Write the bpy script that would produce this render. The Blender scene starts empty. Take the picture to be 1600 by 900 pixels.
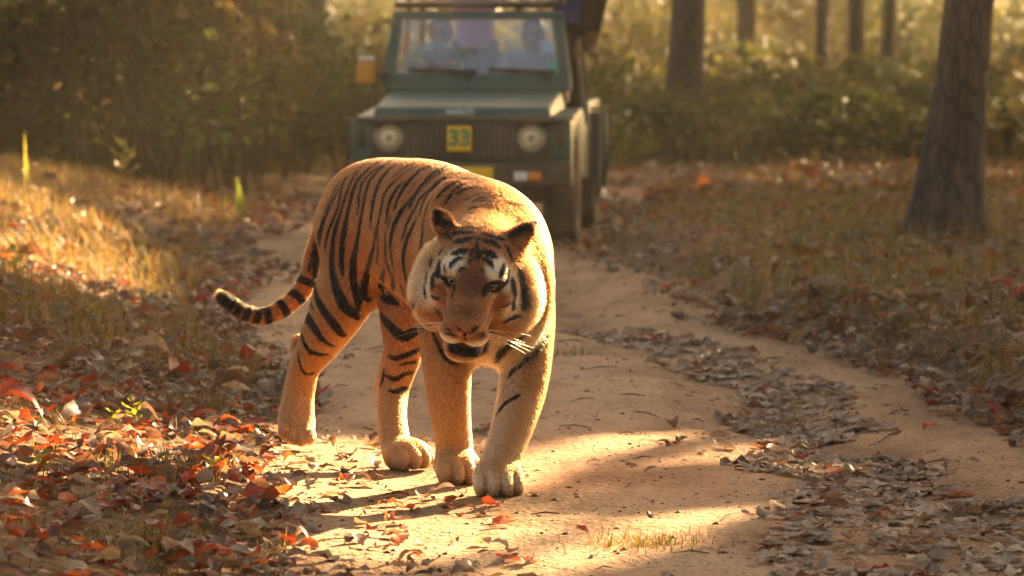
import bpy, bmesh, math, random, time
import numpy as np
from mathutils import Vector, Matrix, Euler
R = math.radians
T0 = time.time()
scene = bpy.context.scene
col = scene.collection

# ------------------------------------------------------------------ camera
CAM = np.array([0.0, 0.0, 1.46])
PITCH = math.atan(402 / 6000)
cam_data = bpy.data.cameras.new('camera')
cam_data.lens = 135.0
cam_data.sensor_width = 36.0
cam_data.clip_start = 0.1
cam_data.clip_end = 2000.0
cam_data.dof.use_dof = True
cam_data.dof.focus_distance = 12.0
cam_data.dof.aperture_fstop = 4.6
cam = bpy.data.objects.new('camera', cam_data)
cam.location = CAM
cam.rotation_euler = (R(90) - PITCH, 0, 0)
col.objects.link(cam)
scene.camera = cam

# ------------------------------------------------------------------ sky, sun, exposure
SUN_AZ = R(31)      # from straight ahead (+Y) towards +X
SUN_EL = R(22)
SUN_DIR = np.array([math.sin(SUN_AZ) * math.cos(SUN_EL), math.cos(SUN_AZ) * math.cos(SUN_EL), math.sin(SUN_EL)])
world = bpy.data.worlds.new('World')
scene.world = world
world.use_nodes = True
wn = world.node_tree.nodes
sky = wn.new('ShaderNodeTexSky')
sky.sky_type = 'NISHITA'
sky.sun_disc = False
sky.sun_elevation = SUN_EL
sky.sun_rotation = SUN_AZ
sky.dust_density = 4.0
sky.air_density = 1.0
sky.ozone_density = 0.6
world.node_tree.links.new(sky.outputs[0], wn['Background'].inputs[0])
wn['Background'].inputs[1].default_value = 0.05
sun_data = bpy.data.lights.new('sun', 'SUN')
sun_data.energy = 5.0
sun_data.angle = R(0.53)
sun_data.color = (1.0, 0.78, 0.50)
sun = bpy.data.objects.new('sun', sun_data)
sun.rotation_euler = Vector(SUN_DIR).to_track_quat('Z', 'Y').to_euler()
sun.location = (6, 10, 12)
col.objects.link(sun)
vs = scene.view_settings
vs.view_transform = 'Standard'
vs.look = 'None'
vs.exposure = 3.05
vs.gamma = 1.0
vs.use_curve_mapping = False
vs.use_white_balance = True
vs.white_balance_temperature = 8700
vs.white_balance_tint = 15
scene.cycles.use_denoising = True
scene.cycles.max_bounces = 8
scene.cycles.diffuse_bounces = 4
scene.cycles.transparent_max_bounces = 16
scene.cycles.sample_clamp_indirect = 6.0

# ------------------------------------------------------------------ helpers
def at(px, py, Y):
    """world point at distance Y in front of the camera for a photograph position"""
    x, y = (px - 800) / 6000, -(py - 450) / 6000
    c, s = math.cos(PITCH), math.sin(PITCH)
    d = np.array([x, c + y * s, -s + y * c])
    return CAM + d * (Y / d[1])

def tag(o, label=None, cat=None, group=None, kind=None):
    for k, v in (('label', label), ('category', cat), ('group', group), ('kind', kind)):
        if v: o[k] = v
    return o

def link(name, data, parent=None, loc=None, rot=None):
    o = bpy.data.objects.new(name, data)
    col.objects.link(o)
    if parent is not None: o.parent = parent
    if loc is not None: o.location = loc
    if rot is not None: o.rotation_euler = rot
    return o

def mesh_np(name, V, F, mats=(), smooth=True):
    """V (n,3), F list of index lists or (m,k) array"""
    me = bpy.data.meshes.new(name)
    V = np.asarray(V, np.float32)
    if isinstance(F, np.ndarray):
        m, k = F.shape
        me.vertices.add(len(V)); me.vertices.foreach_set('co', V.ravel())
        me.loops.add(m * k); me.loops.foreach_set('vertex_index', F.astype(np.int32).ravel())
        me.polygons.add(m)
        me.polygons.foreach_set('loop_start', np.arange(0, m * k, k, dtype=np.int32))
        me.update(calc_edges=True)
        me.validate()
    else:
        me.from_pydata([tuple(v) for v in V], [], F)
    for mt in mats: me.materials.append(mt)
    if smooth: me.polygons.foreach_set('use_smooth', np.ones(len(me.polygons), bool))
    me.update()
    return me

def mat(name):
    m = bpy.data.materials.new(name); m.use_nodes = True
    nt = m.node_tree
    b = nt.nodes['Principled BSDF']
    return m, nt, b

def N(nt, typ, **kw):
    n = nt.nodes.new(typ)
    for k, v in kw.items():
        if k.startswith('i_'): n.inputs[int(k[2:])].default_value = v
        else: setattr(n, k, v)
    return n

def L(nt, a, b): nt.links.new(a, b)

def ramp(nt, fac, stops, interp='LINEAR'):
    r = nt.nodes.new('ShaderNodeValToRGB'); r.color_ramp.interpolation = interp
    e = r.color_ramp.elements
    while len(e) < len(stops): e.new(0.5)
    for k, (p, c) in enumerate(stops):
        e[k].position = p; e[k].color = (*c, 1) if len(c) == 3 else c
    if fac is not None: nt.links.new(fac, r.inputs[0])
    return r

def fbm(x, y, seed=0, octaves=4, base=1.0):
    """cheap value noise on arrays"""
    out = np.zeros_like(x, float); amp = 1.0; tot = 0
    for o in range(octaves):
        fx, fy = x * base * 2 ** o + 17.3 * o + seed * 5.1, y * base * 2 ** o + 9.7 * o + seed * 3.3
        ix, iy = np.floor(fx), np.floor(fy)
        u, v = fx - ix, fy - iy
        u = u * u * (3 - 2 * u); v = v * v * (3 - 2 * v)
        def h(a, b):
            t = np.sin(a * 127.1 + b * 311.7 + seed * 74.7) * 43758.5453
            return t - np.floor(t)
        n = (h(ix, iy) * (1 - u) + h(ix + 1, iy) * u) * (1 - v) + (h(ix, iy + 1) * (1 - u) + h(ix + 1, iy + 1) * u) * v
        out += amp * n; tot += amp; amp *= 0.5
    return out / tot - 0.5
# ------------------------------------------------------------------ terrain
def smooth(x, a, b):
    t = np.clip((x - a) / (b - a), 0, 1); return t * t * (3 - 2 * t)
RY = np.array([-20, 0, 8, 10.3, 14.8, 19.5, 25, 30, 36, 45, 60, 90])
RL = np.array([-.5, -.5, -.60, -.70, -.98, -1.5, -1.95, -1.9, -1.3, .3, 4, 13])
RR = np.array([2.3, 2.3, 2.25, 2.2, 1.85, 1.15, .66, .95, 2.0, 3.8, 7.2, 16])
def road_l(y): return np.interp(y, RY, RL) + .10 * np.sin(y * .9) + .05 * np.sin(y * 2.3 + 1)
def road_r(y): return np.interp(y, RY, RR) + .08 * np.sin(y * 1.1 + 2) + .05 * np.sin(y * 2.9)
def height(x, y):
    x = np.asarray(x, float); y = np.asarray(y, float)
    dl = road_l(y) - x; dr = x - road_r(y)
    far = 1 - .75 * smooth(y, 25.5, 33)
    z = .50 * smooth(dl, -.1, 2.0) * far * (.62 + .38 * smooth(y, 9, 19))
    z += .17 * smooth(dr, -.05, .35) * (1 - .6 * smooth(y, 24, 34)) + .10 * smooth(dr, .4, 3) * (1 - smooth(y, 26, 36))
    on = smooth(-dl, 0, .3) * smooth(-dr, 0, .3)
    # wheel ruts
    rr = road_r(y) - .72; z -= .055 * np.exp(-((x - rr) / .28) ** 2) * on
    rl = road_l(y) + .55; z -= .02 * np.exp(-((x - rl) / .3) ** 2) * on
    calm = np.exp(-(((x + .3) / .75) ** 2 + ((y - 12.6) / 1.1) ** 2))
    rough = (1 - calm)
    z += rough * (.05 * fbm(x, y, 1, 3, .9) * (1 - .55 * on) + .024 * fbm(x, y, 2, 3, 4.0) + .022 * on * fbm(x * .7 + y * .25, y * 1.5, 12, 3, 1.9)) + .16 * fbm(x, y, 4, 2, .22) * (1 - on) * smooth(np.abs(y - 18), 3, 14)
    return z * (1 - smooth(np.hypot(x, y - 20), 150, 300))
def H1(x, y): return float(height(np.array([x]), np.array([y]))[0])

def axis(spans):
    out = []
    for a, b, s in spans: out.append(np.arange(a, b, s))
    return np.concatenate(out + [np.array([spans[-1][1]])])
def sheet(xs, ys, dz=0.0, keep=None):
    X, Y = np.meshgrid(xs, ys, indexing='ij'); Z = height(X, Y) + dz
    V = np.stack([X, Y, Z], -1).reshape(-1, 3); n, m = len(xs), len(ys)
    i = np.arange(n * m).reshape(n, m)
    F = np.stack([i[:-1, :-1], i[1:, :-1], i[1:, 1:], i[:-1, 1:]], -1).reshape(-1, 4)
    if keep is not None:
        c = V[F].mean(1); F = F[keep(c[:, 0], c[:, 1])]
        u, inv = np.unique(F, return_inverse=True); V = V[u]; F = inv.reshape(-1, 4)
    return V, F

m_soil, nt, b = mat('forest_soil')
tc = N(nt, 'ShaderNodeTexCoord')
n1 = N(nt, 'ShaderNodeTexNoise'); n1.inputs['Scale'].default_value = 1.3; n1.inputs['Detail'].default_value = 6; L(nt, tc.outputs['Object'], n1.inputs['Vector'])
n2 = N(nt, 'ShaderNodeTexVoronoi'); n2.inputs['Scale'].default_value = 16; n2.feature = 'F1'; L(nt, tc.outputs['Object'], n2.inputs['Vector'])
r1 = ramp(nt, n1.outputs['Fac'], [(.3, (.10, .062, .034)), (.55, (.17, .105, .06)), (.75, (.13, .095, .04))])
r2 = ramp(nt, n2.outputs['Color'], [(.0, (.45, .40, .36)), (.5, (1.0, .8, .6)), (1, (1.5, 1.3, 1.1))])
mx = N(nt, 'ShaderNodeMix', data_type='RGBA', blend_type='MULTIPLY'); mx.inputs[0].default_value = 1
L(nt, r1.outputs[0], mx.inputs[6]); L(nt, r2.outputs[0], mx.inputs[7]); L(nt, mx.outputs[2], b.inputs['Base Color'])
bp = N(nt, 'ShaderNodeBump'); bp.inputs['Strength'].default_value = .6; bp.inputs['Distance'].default_value = .03; L(nt, n2.outputs['Distance'], bp.inputs['Height']); L(nt, bp.outputs[0], b.inputs['Normal'])
b.inputs['Roughness'].default_value = .9; b.inputs['Specular IOR Level'].default_value = .2

m_road, nt, b = mat('sandy_dirt')
tc = N(nt, 'ShaderNodeTexCoord')
mp = N(nt, 'ShaderNodeMapping'); mp.inputs['Scale'].default_value = (1, .45, 1); L(nt, tc.outputs['Object'], mp.inputs[0])
n1 = N(nt, 'ShaderNodeTexNoise'); n1.inputs['Scale'].default_value = 2.2; n1.inputs['Detail'].default_value = 8; n1.inputs['Roughness'].default_value = .62; L(nt, mp.outputs[0], n1.inputs['Vector'])
n2 = N(nt, 'ShaderNodeTexNoise'); n2.inputs['Scale'].default_value = 55; n2.inputs['Detail'].default_value = 5; L(nt, tc.outputs['Object'], n2.inputs['Vector'])
n3 = N(nt, 'ShaderNodeTexVoronoi'); n3.inputs['Scale'].default_value = 26; L(nt, tc.outputs['Object'], n3.inputs['Vector'])
r1 = ramp(nt, n1.outputs['Fac'], [(.30, (.20, .11, .058)), (.44, (.35, .20, .106)), (.56, (.44, .272, .155)), (.72, (.30, .17, .092))])
r2 = ramp(nt, n2.outputs['Fac'], [(.3, (.50, .46, .43)), (.5, (1, 1, 1)), (.72, (1.22, 1.2, 1.15))])
mx = N(nt, 'ShaderNodeMix', data_type='RGBA', blend_type='MULTIPLY'); mx.inputs[0].default_value = .8
L(nt, r1.outputs[0], mx.inputs[6]); L(nt, r2.outputs[0], mx.inputs[7])
da = N(nt, 'ShaderNodeAttribute', attribute_name='damp'); md = N(nt, 'ShaderNodeMix', data_type='RGBA', blend_type='MULTIPLY'); L(nt, da.outputs['Fac'], md.inputs[0]); L(nt, mx.outputs[2], md.inputs[6]); md.inputs[7].default_value = (.42, .36, .33, 1); L(nt, md.outputs[2], b.inputs['Base Color'])
ad = N(nt, 'ShaderNodeMath', operation='MULTIPLY_ADD'); L(nt, n3.outputs['Distance'], ad.inputs[0]); ad.inputs[1].default_value = .35; L(nt, n2.outputs['Fac'], ad.inputs[2])
ad2 = N(nt, 'ShaderNodeMath', operation='MULTIPLY_ADD'); L(nt, n1.outputs['Fac'], ad2.inputs[0]); ad2.inputs[1].default_value = 2.5; L(nt, ad.outputs[0], ad2.inputs[2])
bp = N(nt, 'ShaderNodeBump'); bp.inputs['Strength'].default_value = .85; bp.inputs['Distance'].default_value = .024; L(nt, ad2.outputs[0], bp.inputs['Height']); L(nt, bp.outputs[0], b.inputs['Normal'])
b.inputs['Roughness'].default_value = .85; b.inputs['Specular IOR Level'].default_value = .25

xs = axis([(-900, -100, 100), (-100, -20, 8), (-20, -6, 1), (-6, -2.5, .14), (-2.5, 3, .07), (3, 7, .14), (7, 20, 1), (20, 100, 8), (100, 900, 100)])
ys = axis([(-300, -20, 40), (-20, 6, 2), (6, 20, .09), (20, 40, .2), (40, 90, 1.2), (90, 200, 8), (200, 1500, 100)])
V, F = sheet(xs, ys)
ground = tag(link('ground', mesh_np('ground', V, F, [m_soil])), kind='structure')
ys = axis([(4, 9, .08), (9, 16, .032), (16, 30, .06), (30, 34.5, .1)]); us = np.linspace(0, 1, 105)
U, Y = np.meshgrid(us, ys, indexing='ij')
eL = road_l(Y) + .22 * fbm(Y * 1.7, Y * 0 + 3, 9, 4, 1.0); eR = road_r(Y) + .25 * fbm(Y * 1.9, Y * 0 + 8, 6, 4, 1.0)
X = eL + (eR - eL) * U
edge = np.minimum(U, 1 - U) * (eR - eL)
Z = height(X, Y) + .008 - .03 * (1 - smooth(edge, 0, .05)) - .03 * smooth(Y, 34.0, 34.4)
i = np.arange(X.size).reshape(X.shape)
F = np.stack([i[:-1, :-1], i[1:, :-1], i[1:, 1:], i[:-1, 1:]], -1).reshape(-1, 4)
tme_ = mesh_np('dirt_track', np.stack([X, Y, Z], -1).reshape(-1, 3), F, [m_road])
# damp, leaf-stained soil along the right wheel rut and the edges of the track
rw = .18 + .38 * smooth(14.2 - Y, 0, 3.5); wet = np.exp(-((X - (road_r(Y) - .74)) / rw) ** 2) * (.8 + .9 * fbm(X, Y, 21, 3, 3.0)) + .5 * (1 - smooth(edge, .05, .45)) * (.6 + fbm(X, Y, 22, 3, 4.0))
at_ = tme_.attributes.new('damp', 'FLOAT', 'POINT'); at_.data.foreach_set('value', np.clip(wet, 0, 1).astype(np.float32).ravel())
tag(link('dirt_track', tme_), kind='structure')
# ------------------------------------------------------------------ forest
rf = np.random.default_rng(11)
def attr_col(me, name, C):
    a = me.attributes.new(name, 'FLOAT_COLOR', 'POINT'); a.data.foreach_set('color', np.c_[C, np.ones(len(C))].astype(np.float32).ravel())

def leaf_material(name, trans=.45, rough=.5, spec=.3, src='attr', bump=0):
    m, nt, b = mat(name)
    if src == 'attr': a = N(nt, 'ShaderNodeAttribute', attribute_name='tint'); c = a.outputs['Color']
    else:
        a = N(nt, 'ShaderNodeObjectInfo'); c = a.outputs['Color']
    tc = N(nt, 'ShaderNodeTexCoord'); nz = N(nt, 'ShaderNodeTexNoise'); nz.inputs['Scale'].default_value = 45; nz.inputs['Detail'].default_value = 4; L(nt, tc.outputs['Object'], nz.inputs['Vector'])
    rr = ramp(nt, nz.outputs['Fac'], [(.3, (.55, .5, .45)), (.5, (1, 1, 1)), (.7, (1.25, 1.2, 1.1))])
    mx = N(nt, 'ShaderNodeMix', data_type='RGBA', blend_type='MULTIPLY'); mx.inputs[0].default_value = .85
    L(nt, c, mx.inputs[6]); L(nt, rr.outputs[0], mx.inputs[7]); c = mx.outputs[2]
    L(nt, c, b.inputs['Base Color']); b.inputs['Roughness'].default_value = rough; b.inputs['Specular IOR Level'].default_value = spec
    t = N(nt, 'ShaderNodeBsdfTranslucent'); L(nt, c, t.inputs[0])
    s = N(nt, 'ShaderNodeMixShader'); s.inputs[0].default_value = trans
    L(nt, b.outputs[0], s.inputs[1]); L(nt, t.outputs[0], s.inputs[2]); L(nt, s.outputs[0], nt.nodes['Material Output'].inputs[0])
    return m
M_crown = leaf_material('green_leaf', .35, .5, .3)
M_under = leaf_material('undergrowth_leaf', .45, .55, .25)

m_bark, nt, b = mat('bark')
tc = N(nt, 'ShaderNodeTexCoord'); mp = N(nt, 'ShaderNodeMapping'); mp.inputs['Scale'].default_value = (1, 1, .22); L(nt, tc.outputs['Object'], mp.inputs[0])
n1 = N(nt, 'ShaderNodeTexVoronoi'); n1.inputs['Scale'].default_value = 16; n1.feature = 'DISTANCE_TO_EDGE'; L(nt, mp.outputs[0], n1.inputs['Vector'])
n2 = N(nt, 'ShaderNodeTexNoise'); n2.inputs['Scale'].default_value = 5; n2.inputs['Detail'].default_value = 8; L(nt, mp.outputs[0], n2.inputs['Vector'])
r1 = ramp(nt, n1.outputs['Distance'], [(0, (.30, .28, .26)), (.12, (1, 1, 1))])
r2 = ramp(nt, n2.outputs['Fac'], [(.3, (.030, .021, .016)), (.55, (.068, .048, .037)), (.75, (.12, .09, .07))])
mx = N(nt, 'ShaderNodeMix', data_type='RGBA', blend_type='MULTIPLY'); mx.inputs[0].default_value = 1
L(nt, r2.outputs[0], mx.inputs[6]); L(nt, r1.outputs[0], mx.inputs[7]); L(nt, mx.outputs[2], b.inputs['Base Color']); b.inputs['Roughness'].default_value = .9
bp = N(nt, 'ShaderNodeBump'); bp.inputs['Strength'].default_value = .9; bp.inputs['Distance'].default_value = .03; L(nt, n1.outputs['Distance'], bp.inputs['Height']); L(nt, bp.outputs[0], b.inputs['Normal'])

def cards(P, size, rng, aspect=.5, droop=.3, up=None):
    """folded leaf of two quads (6 points) at each P"""
    n = len(P)
    d = rng.normal(size=(n, 3)); d[:, 2] = d[:, 2] * .5 - droop; d /= np.linalg.norm(d, axis=1, keepdims=True)
    s = np.cross(d, rng.normal(size=(n, 3))); s /= np.linalg.norm(s, axis=1, keepdims=True); nn = np.cross(d, s)
    l = (size if np.ndim(size) else np.full(n, size))[:, None]; w = l * aspect * .5
    pts = np.stack([P - d * l * .5, P + s * w + nn * w * .35 - d * l * .08, P + d * l * .5, P - s * w + nn * w * .35 - d * l * .08], 1)
    V = pts.reshape(-1, 3); i = np.arange(n)[:, None] * 4
    F = np.concatenate([i + np.array([[0, 1, 2]]), i + np.array([[0, 2, 3]])], 1).reshape(-1, 3)
    return V, F

# places the sun reaches: (point, radius). Leaves that would shade them are thinned out of the crowns.
LIT = [((-.10, 12.3, .50), .36), ((-.40, 12.7, .45), .42), ((.06, 12.35, .82), .20), ((-.25, 12.6, .95), .16), ((-.35, 12.3, .1), .45), ((.10, 12.45, .55), .28),
       ((-1.15, 12.2, .05), .6), ((-1.65, 12.4, .1), .55), ((-2.1, 12.2, .2), .5), ((-.55, 11.0, 0), .32), ((-1.3, 12.9, .1), .28), ((-.2, 10.9, 0), .25), ((-1.0, 10.9, .05), .22),
       ((.35, 13.5, 0), .17), ((.75, 13.2, 0), .13), ((.5, 11.3, 0), .16), ((.15, 10.5, 0), .2), ((1.1, 13.0, 0), .12), ((-.95, 13.3, .05), .3), ((-.6, 13.0, 0), .3),
       ((.75, 17.5, 0), .14), ((-2.7, 20.3, .45), .55), ((-3.1, 22.5, .5), .7), ((-2.3, 18.7, .4), .38), ((-3.5, 25, .5), .6),
       ((-1.9, 24.6, .02), .25), ((-2.6, 19.4, .55), .5), ((-2.3, 21.5, .45), .5), ((-2.0, 20.4, .3), .35), ((-2.6, 24, .5), .5), ((-.7, 26.2, .98), .14), ((-1.9, 11.6, .2), .22), ((-1.5, 11.3, .1), .33), ((3.4, 59, .95), .5), ((1.35, 50, .5), .35), ((2.6, 52, 1.0), .3), ((4.7, 60, 1.3), .35), ((2.0, 54, .8), .3), ((5.2, 58, .7), .25)]
def thin(P, rng):
    keep = np.ones(len(P), bool)
    for c, r in LIT:
        q = P - np.array(c); t = q @ SUN_DIR
        d = np.linalg.norm(q - t[:, None] * SUN_DIR, axis=1)
        keep &= ~((d < r * (.85 + .4 * rng.random(len(P)))) & (t > .5))
    return keep

def taper(pts, rads, seg=14, flare=None, rng=None):
    """round tapered limb through pts"""
    pts = np.array(pts, float); V = []; F = []
    n = len(pts)
    for i in range(n):
        ax = pts[min(i + 1, n - 1)] - pts[max(i - 1, 0)]; ax /= np.linalg.norm(ax)
        s = np.cross(ax, [0.13, 1, 0.07]); s /= np.linalg.norm(s); t = np.cross(ax, s)
        for k in range(seg):
            a = 2 * math.pi * k / seg
            r = rads[i] * (1 + (flare[i] if flare is not None else 0) * (.5 + .5 * math.sin(a * 5 + 1)) + .05 * math.sin(3 * a + i * .7))
            V.append(pts[i] + r * (math.cos(a) * s + math.sin(a) * t))
    for i in range(n - 1):
        for k in range(seg):
            F.append([i * seg + k, i * seg + (k + 1) % seg, (i + 1) * seg + (k + 1) % seg, (i + 1) * seg + k])
    return V, F

def tree(label, base, r, lean, hgt, crown=None, group='trees along the track', name='sal_tree'):
    """base (x,y); crown (radius, bottom, top, leaves)"""
    x, y = base; z0 = H1(x, y) - .08
    n = 14; hs = np.concatenate([[0, .12, .3, .6, 1.0, 1.6], np.linspace(2.4, hgt, n - 6)])
    rr = [r * (1.55 if h < .05 else 1.36 if h < .2 else 1.2 if h < .4 else 1.10 if h < .8 else 1.05 if h < 1.2 else 1 - .8 * (h / hgt) ** 1.2) for h in hs]
    fl = [.35 * max(0, 1 - h / 1.0) for h in hs]
    w = rf.normal(size=2) * .05
    pts = [(lean[0] * h + w[0] * math.sin(h * .8), lean[1] * h + w[1] * math.sin(h * .6 + 1), h) for h in hs]
    V, F = taper(pts, rr, 18, fl)
    t = link(name, None, None, (x, y, z0)); tag(t, label, 'tree', group)
    link('trunk', mesh_np('trunk', V, F, [m_bark]), t)
    if crown:
        cr, zb, zt, nl = crown
        limbs = []
        for k in range(9):
            h0 = zb + (zt - zb) * (k / 9) * .7 - .6; a = k * 2.4 + rf.random(); ln = cr * (.6 + .35 * rf.random())
            p0 = np.array([lean[0] * h0, lean[1] * h0, h0]); p = [p0 + np.array([math.cos(a) * ln * s, math.sin(a) * ln * s, ln * .55 * s - .1 * s * s]) for s in (0, .35, .7, 1)]
            limbs.append(p)
            if not thin(np.concatenate([np.array(p), (np.array(p)[1:] + np.array(p)[:-1]) / 2]) + np.array([x, y, z0]), rf).all(): continue
            V, F = taper(p, [r * .38, r * .26, r * .15, r * .05], 7); link('limb', mesh_np('limb', V, F, [m_bark]), t)
        # clumps of leaves round the limb ends and through the crown
        nc = 46; c = []
        for k in range(nc):
            if k < 27: q = limbs[k % 9][1 + k // 9] + rf.normal(size=3) * .5
            else:
                q = rf.normal(size=3); q = q / np.linalg.norm(q) * rf.random() ** .4; q = np.array([lean[0] * (zb + zt) / 2 + q[0] * cr, lean[1] * (zb + zt) / 2 + q[1] * cr, (zb + zt) / 2 + q[2] * (zt - zb) / 2])
            c.append(q)
        c = np.array(c); ci = rf.integers(0, nc, nl)
        P = c[ci] + rf.normal(size=(nl, 3)) * np.array([.62, .62, .42]) * (cr / 3.6)
        P = P[thin(P + np.array([x, y, z0]), rf)]
        V, F = cards(P, .17 + .13 * rf.random(len(P)), rf, .55)
        g = np.array([.065, .085, .018]) * (.6 + .8 * rf.random((len(P), 1))); yl = rf.random((len(P), 1)) < .22; g = np.where(yl, np.array([.16, .11, .02]), g)
        me = mesh_np('crown', V, F, [M_crown], False); attr_col(me, 'tint', np.repeat(g, 4, 0))
        link('crown', me, t)
    return t

# trees one can make out in the photograph
def gx(px, Y): return (px - 800) / 6000 * Y
tree('thick grey-brown tree trunk on the grassy verge, nearest the camera', (gx(1482, 23.2), 23.2), .155, (.085, .02), 13, (3.4, 5.5, 14, 5200))
tree('brown tree trunk behind the sunlit shrubs, beside the parked vehicle', (gx(1066, 45), 45.), .215, (.028, .0), 17, (5.0, 5.5, 15, 7500))
tree('slim dark trunk, first one past the trunk beside the vehicle', (gx(1168, 62), 62.), .17, (.01, .0), 16, (5.4, 5, 15, 7500))
tree('thin dark trunk between two patches of yellow foliage', (gx(1284, 60), 60.), .11, (.0, .0), 14, (5.0, 5.0, 14, 7000))
tree('thin trunk low among the dark shrubs right of the yellow foliage', (gx(1335, 56), 56.), .13, (.012, 0), 15, (5.0, 5.0, 14, 7000))
tree('slender trunk leaning right, close behind the nearest thick trunk', (gx(1382, 58), 58.), .10, (.05, 0), 14, (5.0, 5.0, 14, 7000))
tree('dark trunk deep in the thicket left of the vehicle', (gx(498, 56), 56.), .16, (-.01, 0), 15, (4.8, 5, 14, 6500))
tree('dim trunk in the darkest corner of the thicket', (gx(122, 48), 48.), .14, (.0, 0), 15, (4.2, 5, 14, 5000))
tree('faint trunk behind the dark thicket, left of centre', (gx(250, 60), 60.), .13, (.01, 0), 15, (4.8, 5, 14, 6500))
# trees beyond the frame that shade the track
for (x, y, cr, zb, zt, nl) in ((9.6, 17.0, 3.6, 4.0, 10.5, 6000), (13.2, 24.9, 4.0, 5, 13, 6500), (4.7, 24.2, 3.2, 4.8, 11, 6500), (17.5, 23.0, 4.2, 6, 14, 6000), (11.8, 28.6, 3.9, 5, 12.5, 8500), (15.4, 31.5, 4.4, 5.5, 14, 6500), (19, 30, 4.4, 7, 16, 5500),
                                (8.6, 36.5, 4.2, 5, 13, 9500), (14.5, 40, 4.6, 6, 16, 8000), (20, 39, 4.6, 7, 17, 5000), (10.8, 45, 4.8, 5, 15, 9000), (17, 48, 4.8, 6, 17, 5500), (11, 54, 5.0, 4.5, 16, 9500), (19, 58, 5, 6, 18, 5500), (24, 50, 5, 7, 19, 5000),
                                (12, 65, 5.4, 4.5, 17, 9500), (17.5, 72, 5.4, 5, 18, 8000), (13, 78, 5.6, 4.5, 18, 8500), (24, 70, 5.4, 6, 19, 6000), (20, 86, 6, 5, 19, 7000), (11.5, 15.0, 3.4, 4.5, 11, 4500), (6.9, 37.5, 3.4, 3.2, 9.5, 8500), (10.8, 33.5, 3.6, 3.6, 10, 8000), (-7.5, 33, 3.6, 5, 13, 3000), (-9.5, 44, 3.6, 5, 14, 3000), (-6.4, 21, 3.0, 4.5, 11, 2500),
                                (-4.6, 7, 3.6, 4.5, 11, 5000), (-5.2, 14, 3.4, 5, 11, 4000), (4.8, 6.5, 3.4, 5, 11, 4500), (-4.2, -1.5, 3.8, 4.5, 11, 5000), (4.4, -1, 3.8, 4.5, 11, 5000), (-1.5, -8, 4.2, 4, 11, 5500), (6, -7, 4.2, 4, 11, 4500)):
    tree('leafy tree beyond the edge of the view', (x, y), .17 + .05 * rf.random(), (rf.normal() * .01, rf.normal() * .01), zt - .5, (cr, zb, zt, nl), 'trees beyond the frame')

# undergrowth: one mass of shrubs, saplings and twigs
def undergrowth(name, label, clumps, rng, pal):
    Vs, Fs, Cs = [], [], []; nv = 0
    for (x, y, z, rx, rz, n, sz, ci) in clumps:
        q = rng.normal(size=(n, 3)); q /= np.linalg.norm(q, axis=1, keepdims=True); q *= rng.random((n, 1)) ** .45
        P = np.array([x, y, z]) + q * np.array([rx, rx, rz]); P = P[P[:, 2] > height(P[:, 0], P[:, 1]) + .02]
        V, F = cards(P, sz * (.45 + 1.3 * rng.random(len(P)) ** 2.2), rng, .5, .1)
        c = pal[ci] * (.72 + .56 * rng.random((len(P), 1))); alt = rng.random((len(P), 1)) < .25; c = np.where(alt, pal[rng.integers(0, len(pal))] * 1.1, c)
        Vs.append(V); Fs.append(F + nv); Cs.append(np.repeat(c, 4, 0)); nv += len(V)
        for s in range(5):   # twigs
            a = rng.normal(size=2) * rx * .5; z0 = H1(x + a[0], y + a[1]); h = max(.4, (z + rz * .6 - z0)); b2 = a + rng.normal(size=2) * .25
            pts = [np.array([x + a[0] + (b2 - a)[0] * t, y + a[1] + (b2 - a)[1] * t, z0 + h * t]) for t in (0, .5, 1)]
            V, F = taper(pts, [.008 + .014 * rng.random(), .010, .004], 4); V = np.array(V); F = np.array(F); F = np.concatenate([F[:, :3], F[:, [0, 2, 3]]])
            Vs.append(V); Fs.append(F + nv); Cs.append(np.tile([.10, .065, .04], (len(V), 1))); nv += len(V)
    me = mesh_np(name, np.concatenate(Vs), np.concatenate(Fs), [M_under], False); attr_col(me, 'tint', np.concatenate(Cs))
    return tag(link(name, me), label, 'undergrowth', kind='stuff')
PAL = np.array([[.070, .088, .020], [.10, .088, .026], [.050, .070, .02], [.13, .090, .038], [.17, .145, .03], [.10, .066, .03]])
cl = []
for k in range(360):
    y = 29.5 + 34 * rf.random() ** 1.4; f = rf.random(); x = gx(-700, y) + (gx(600, y) - gx(-700, y)) * f
    if x > road_l(y) - .5 and y < 42: continue
    h = .5 + 2.2 * rf.random(); ci = [0, 1, 2, 3, 5, 1][rf.integers(0, 6)]
    z = H1(x, y) + h * (.75 if f < .84 else .5); cl.append((x, y, z, .55 + .4 * rf.random(), .45 + .45 * h * .5, int(430 + 330 * rf.random()), [.07, .088, .15][int(rf.integers(0, 3))], ci))
undergrowth('undergrowth', 'dark brown-green thicket filling the woods left of the vehicle', cl, rf, PAL)
cl = []
for k in range(330):
    y = 40 + 45 * rf.random() ** 1.3; f = rf.random(); x = gx(560, y) + (gx(1840, y) - gx(560, y)) * f
    if x < road_r(y) + .6 and x > road_l(y) - .6 and y < 41: continue
    h = .3 + (.7 + 1.6 * float(smooth(np.array(y), 58, 68))) * rf.random() * float(smooth(np.array(y), 38, 50)); ci = [0, 1, 4, 2, 3, 4][rf.integers(0, 6)]
    z = H1(x, y) + h * .7; cl.append((x, y, z, .6 + .5 * rf.random(), .35 + .45 * h * .5, int(400 + 300 * rf.random()), [.08, .10, .18][int(rf.integers(0, 3))], ci))
undergrowth('undergrowth', 'yellow-green shrubs filling the woods right of the vehicle', cl, rf, PAL)
cl = []
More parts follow.
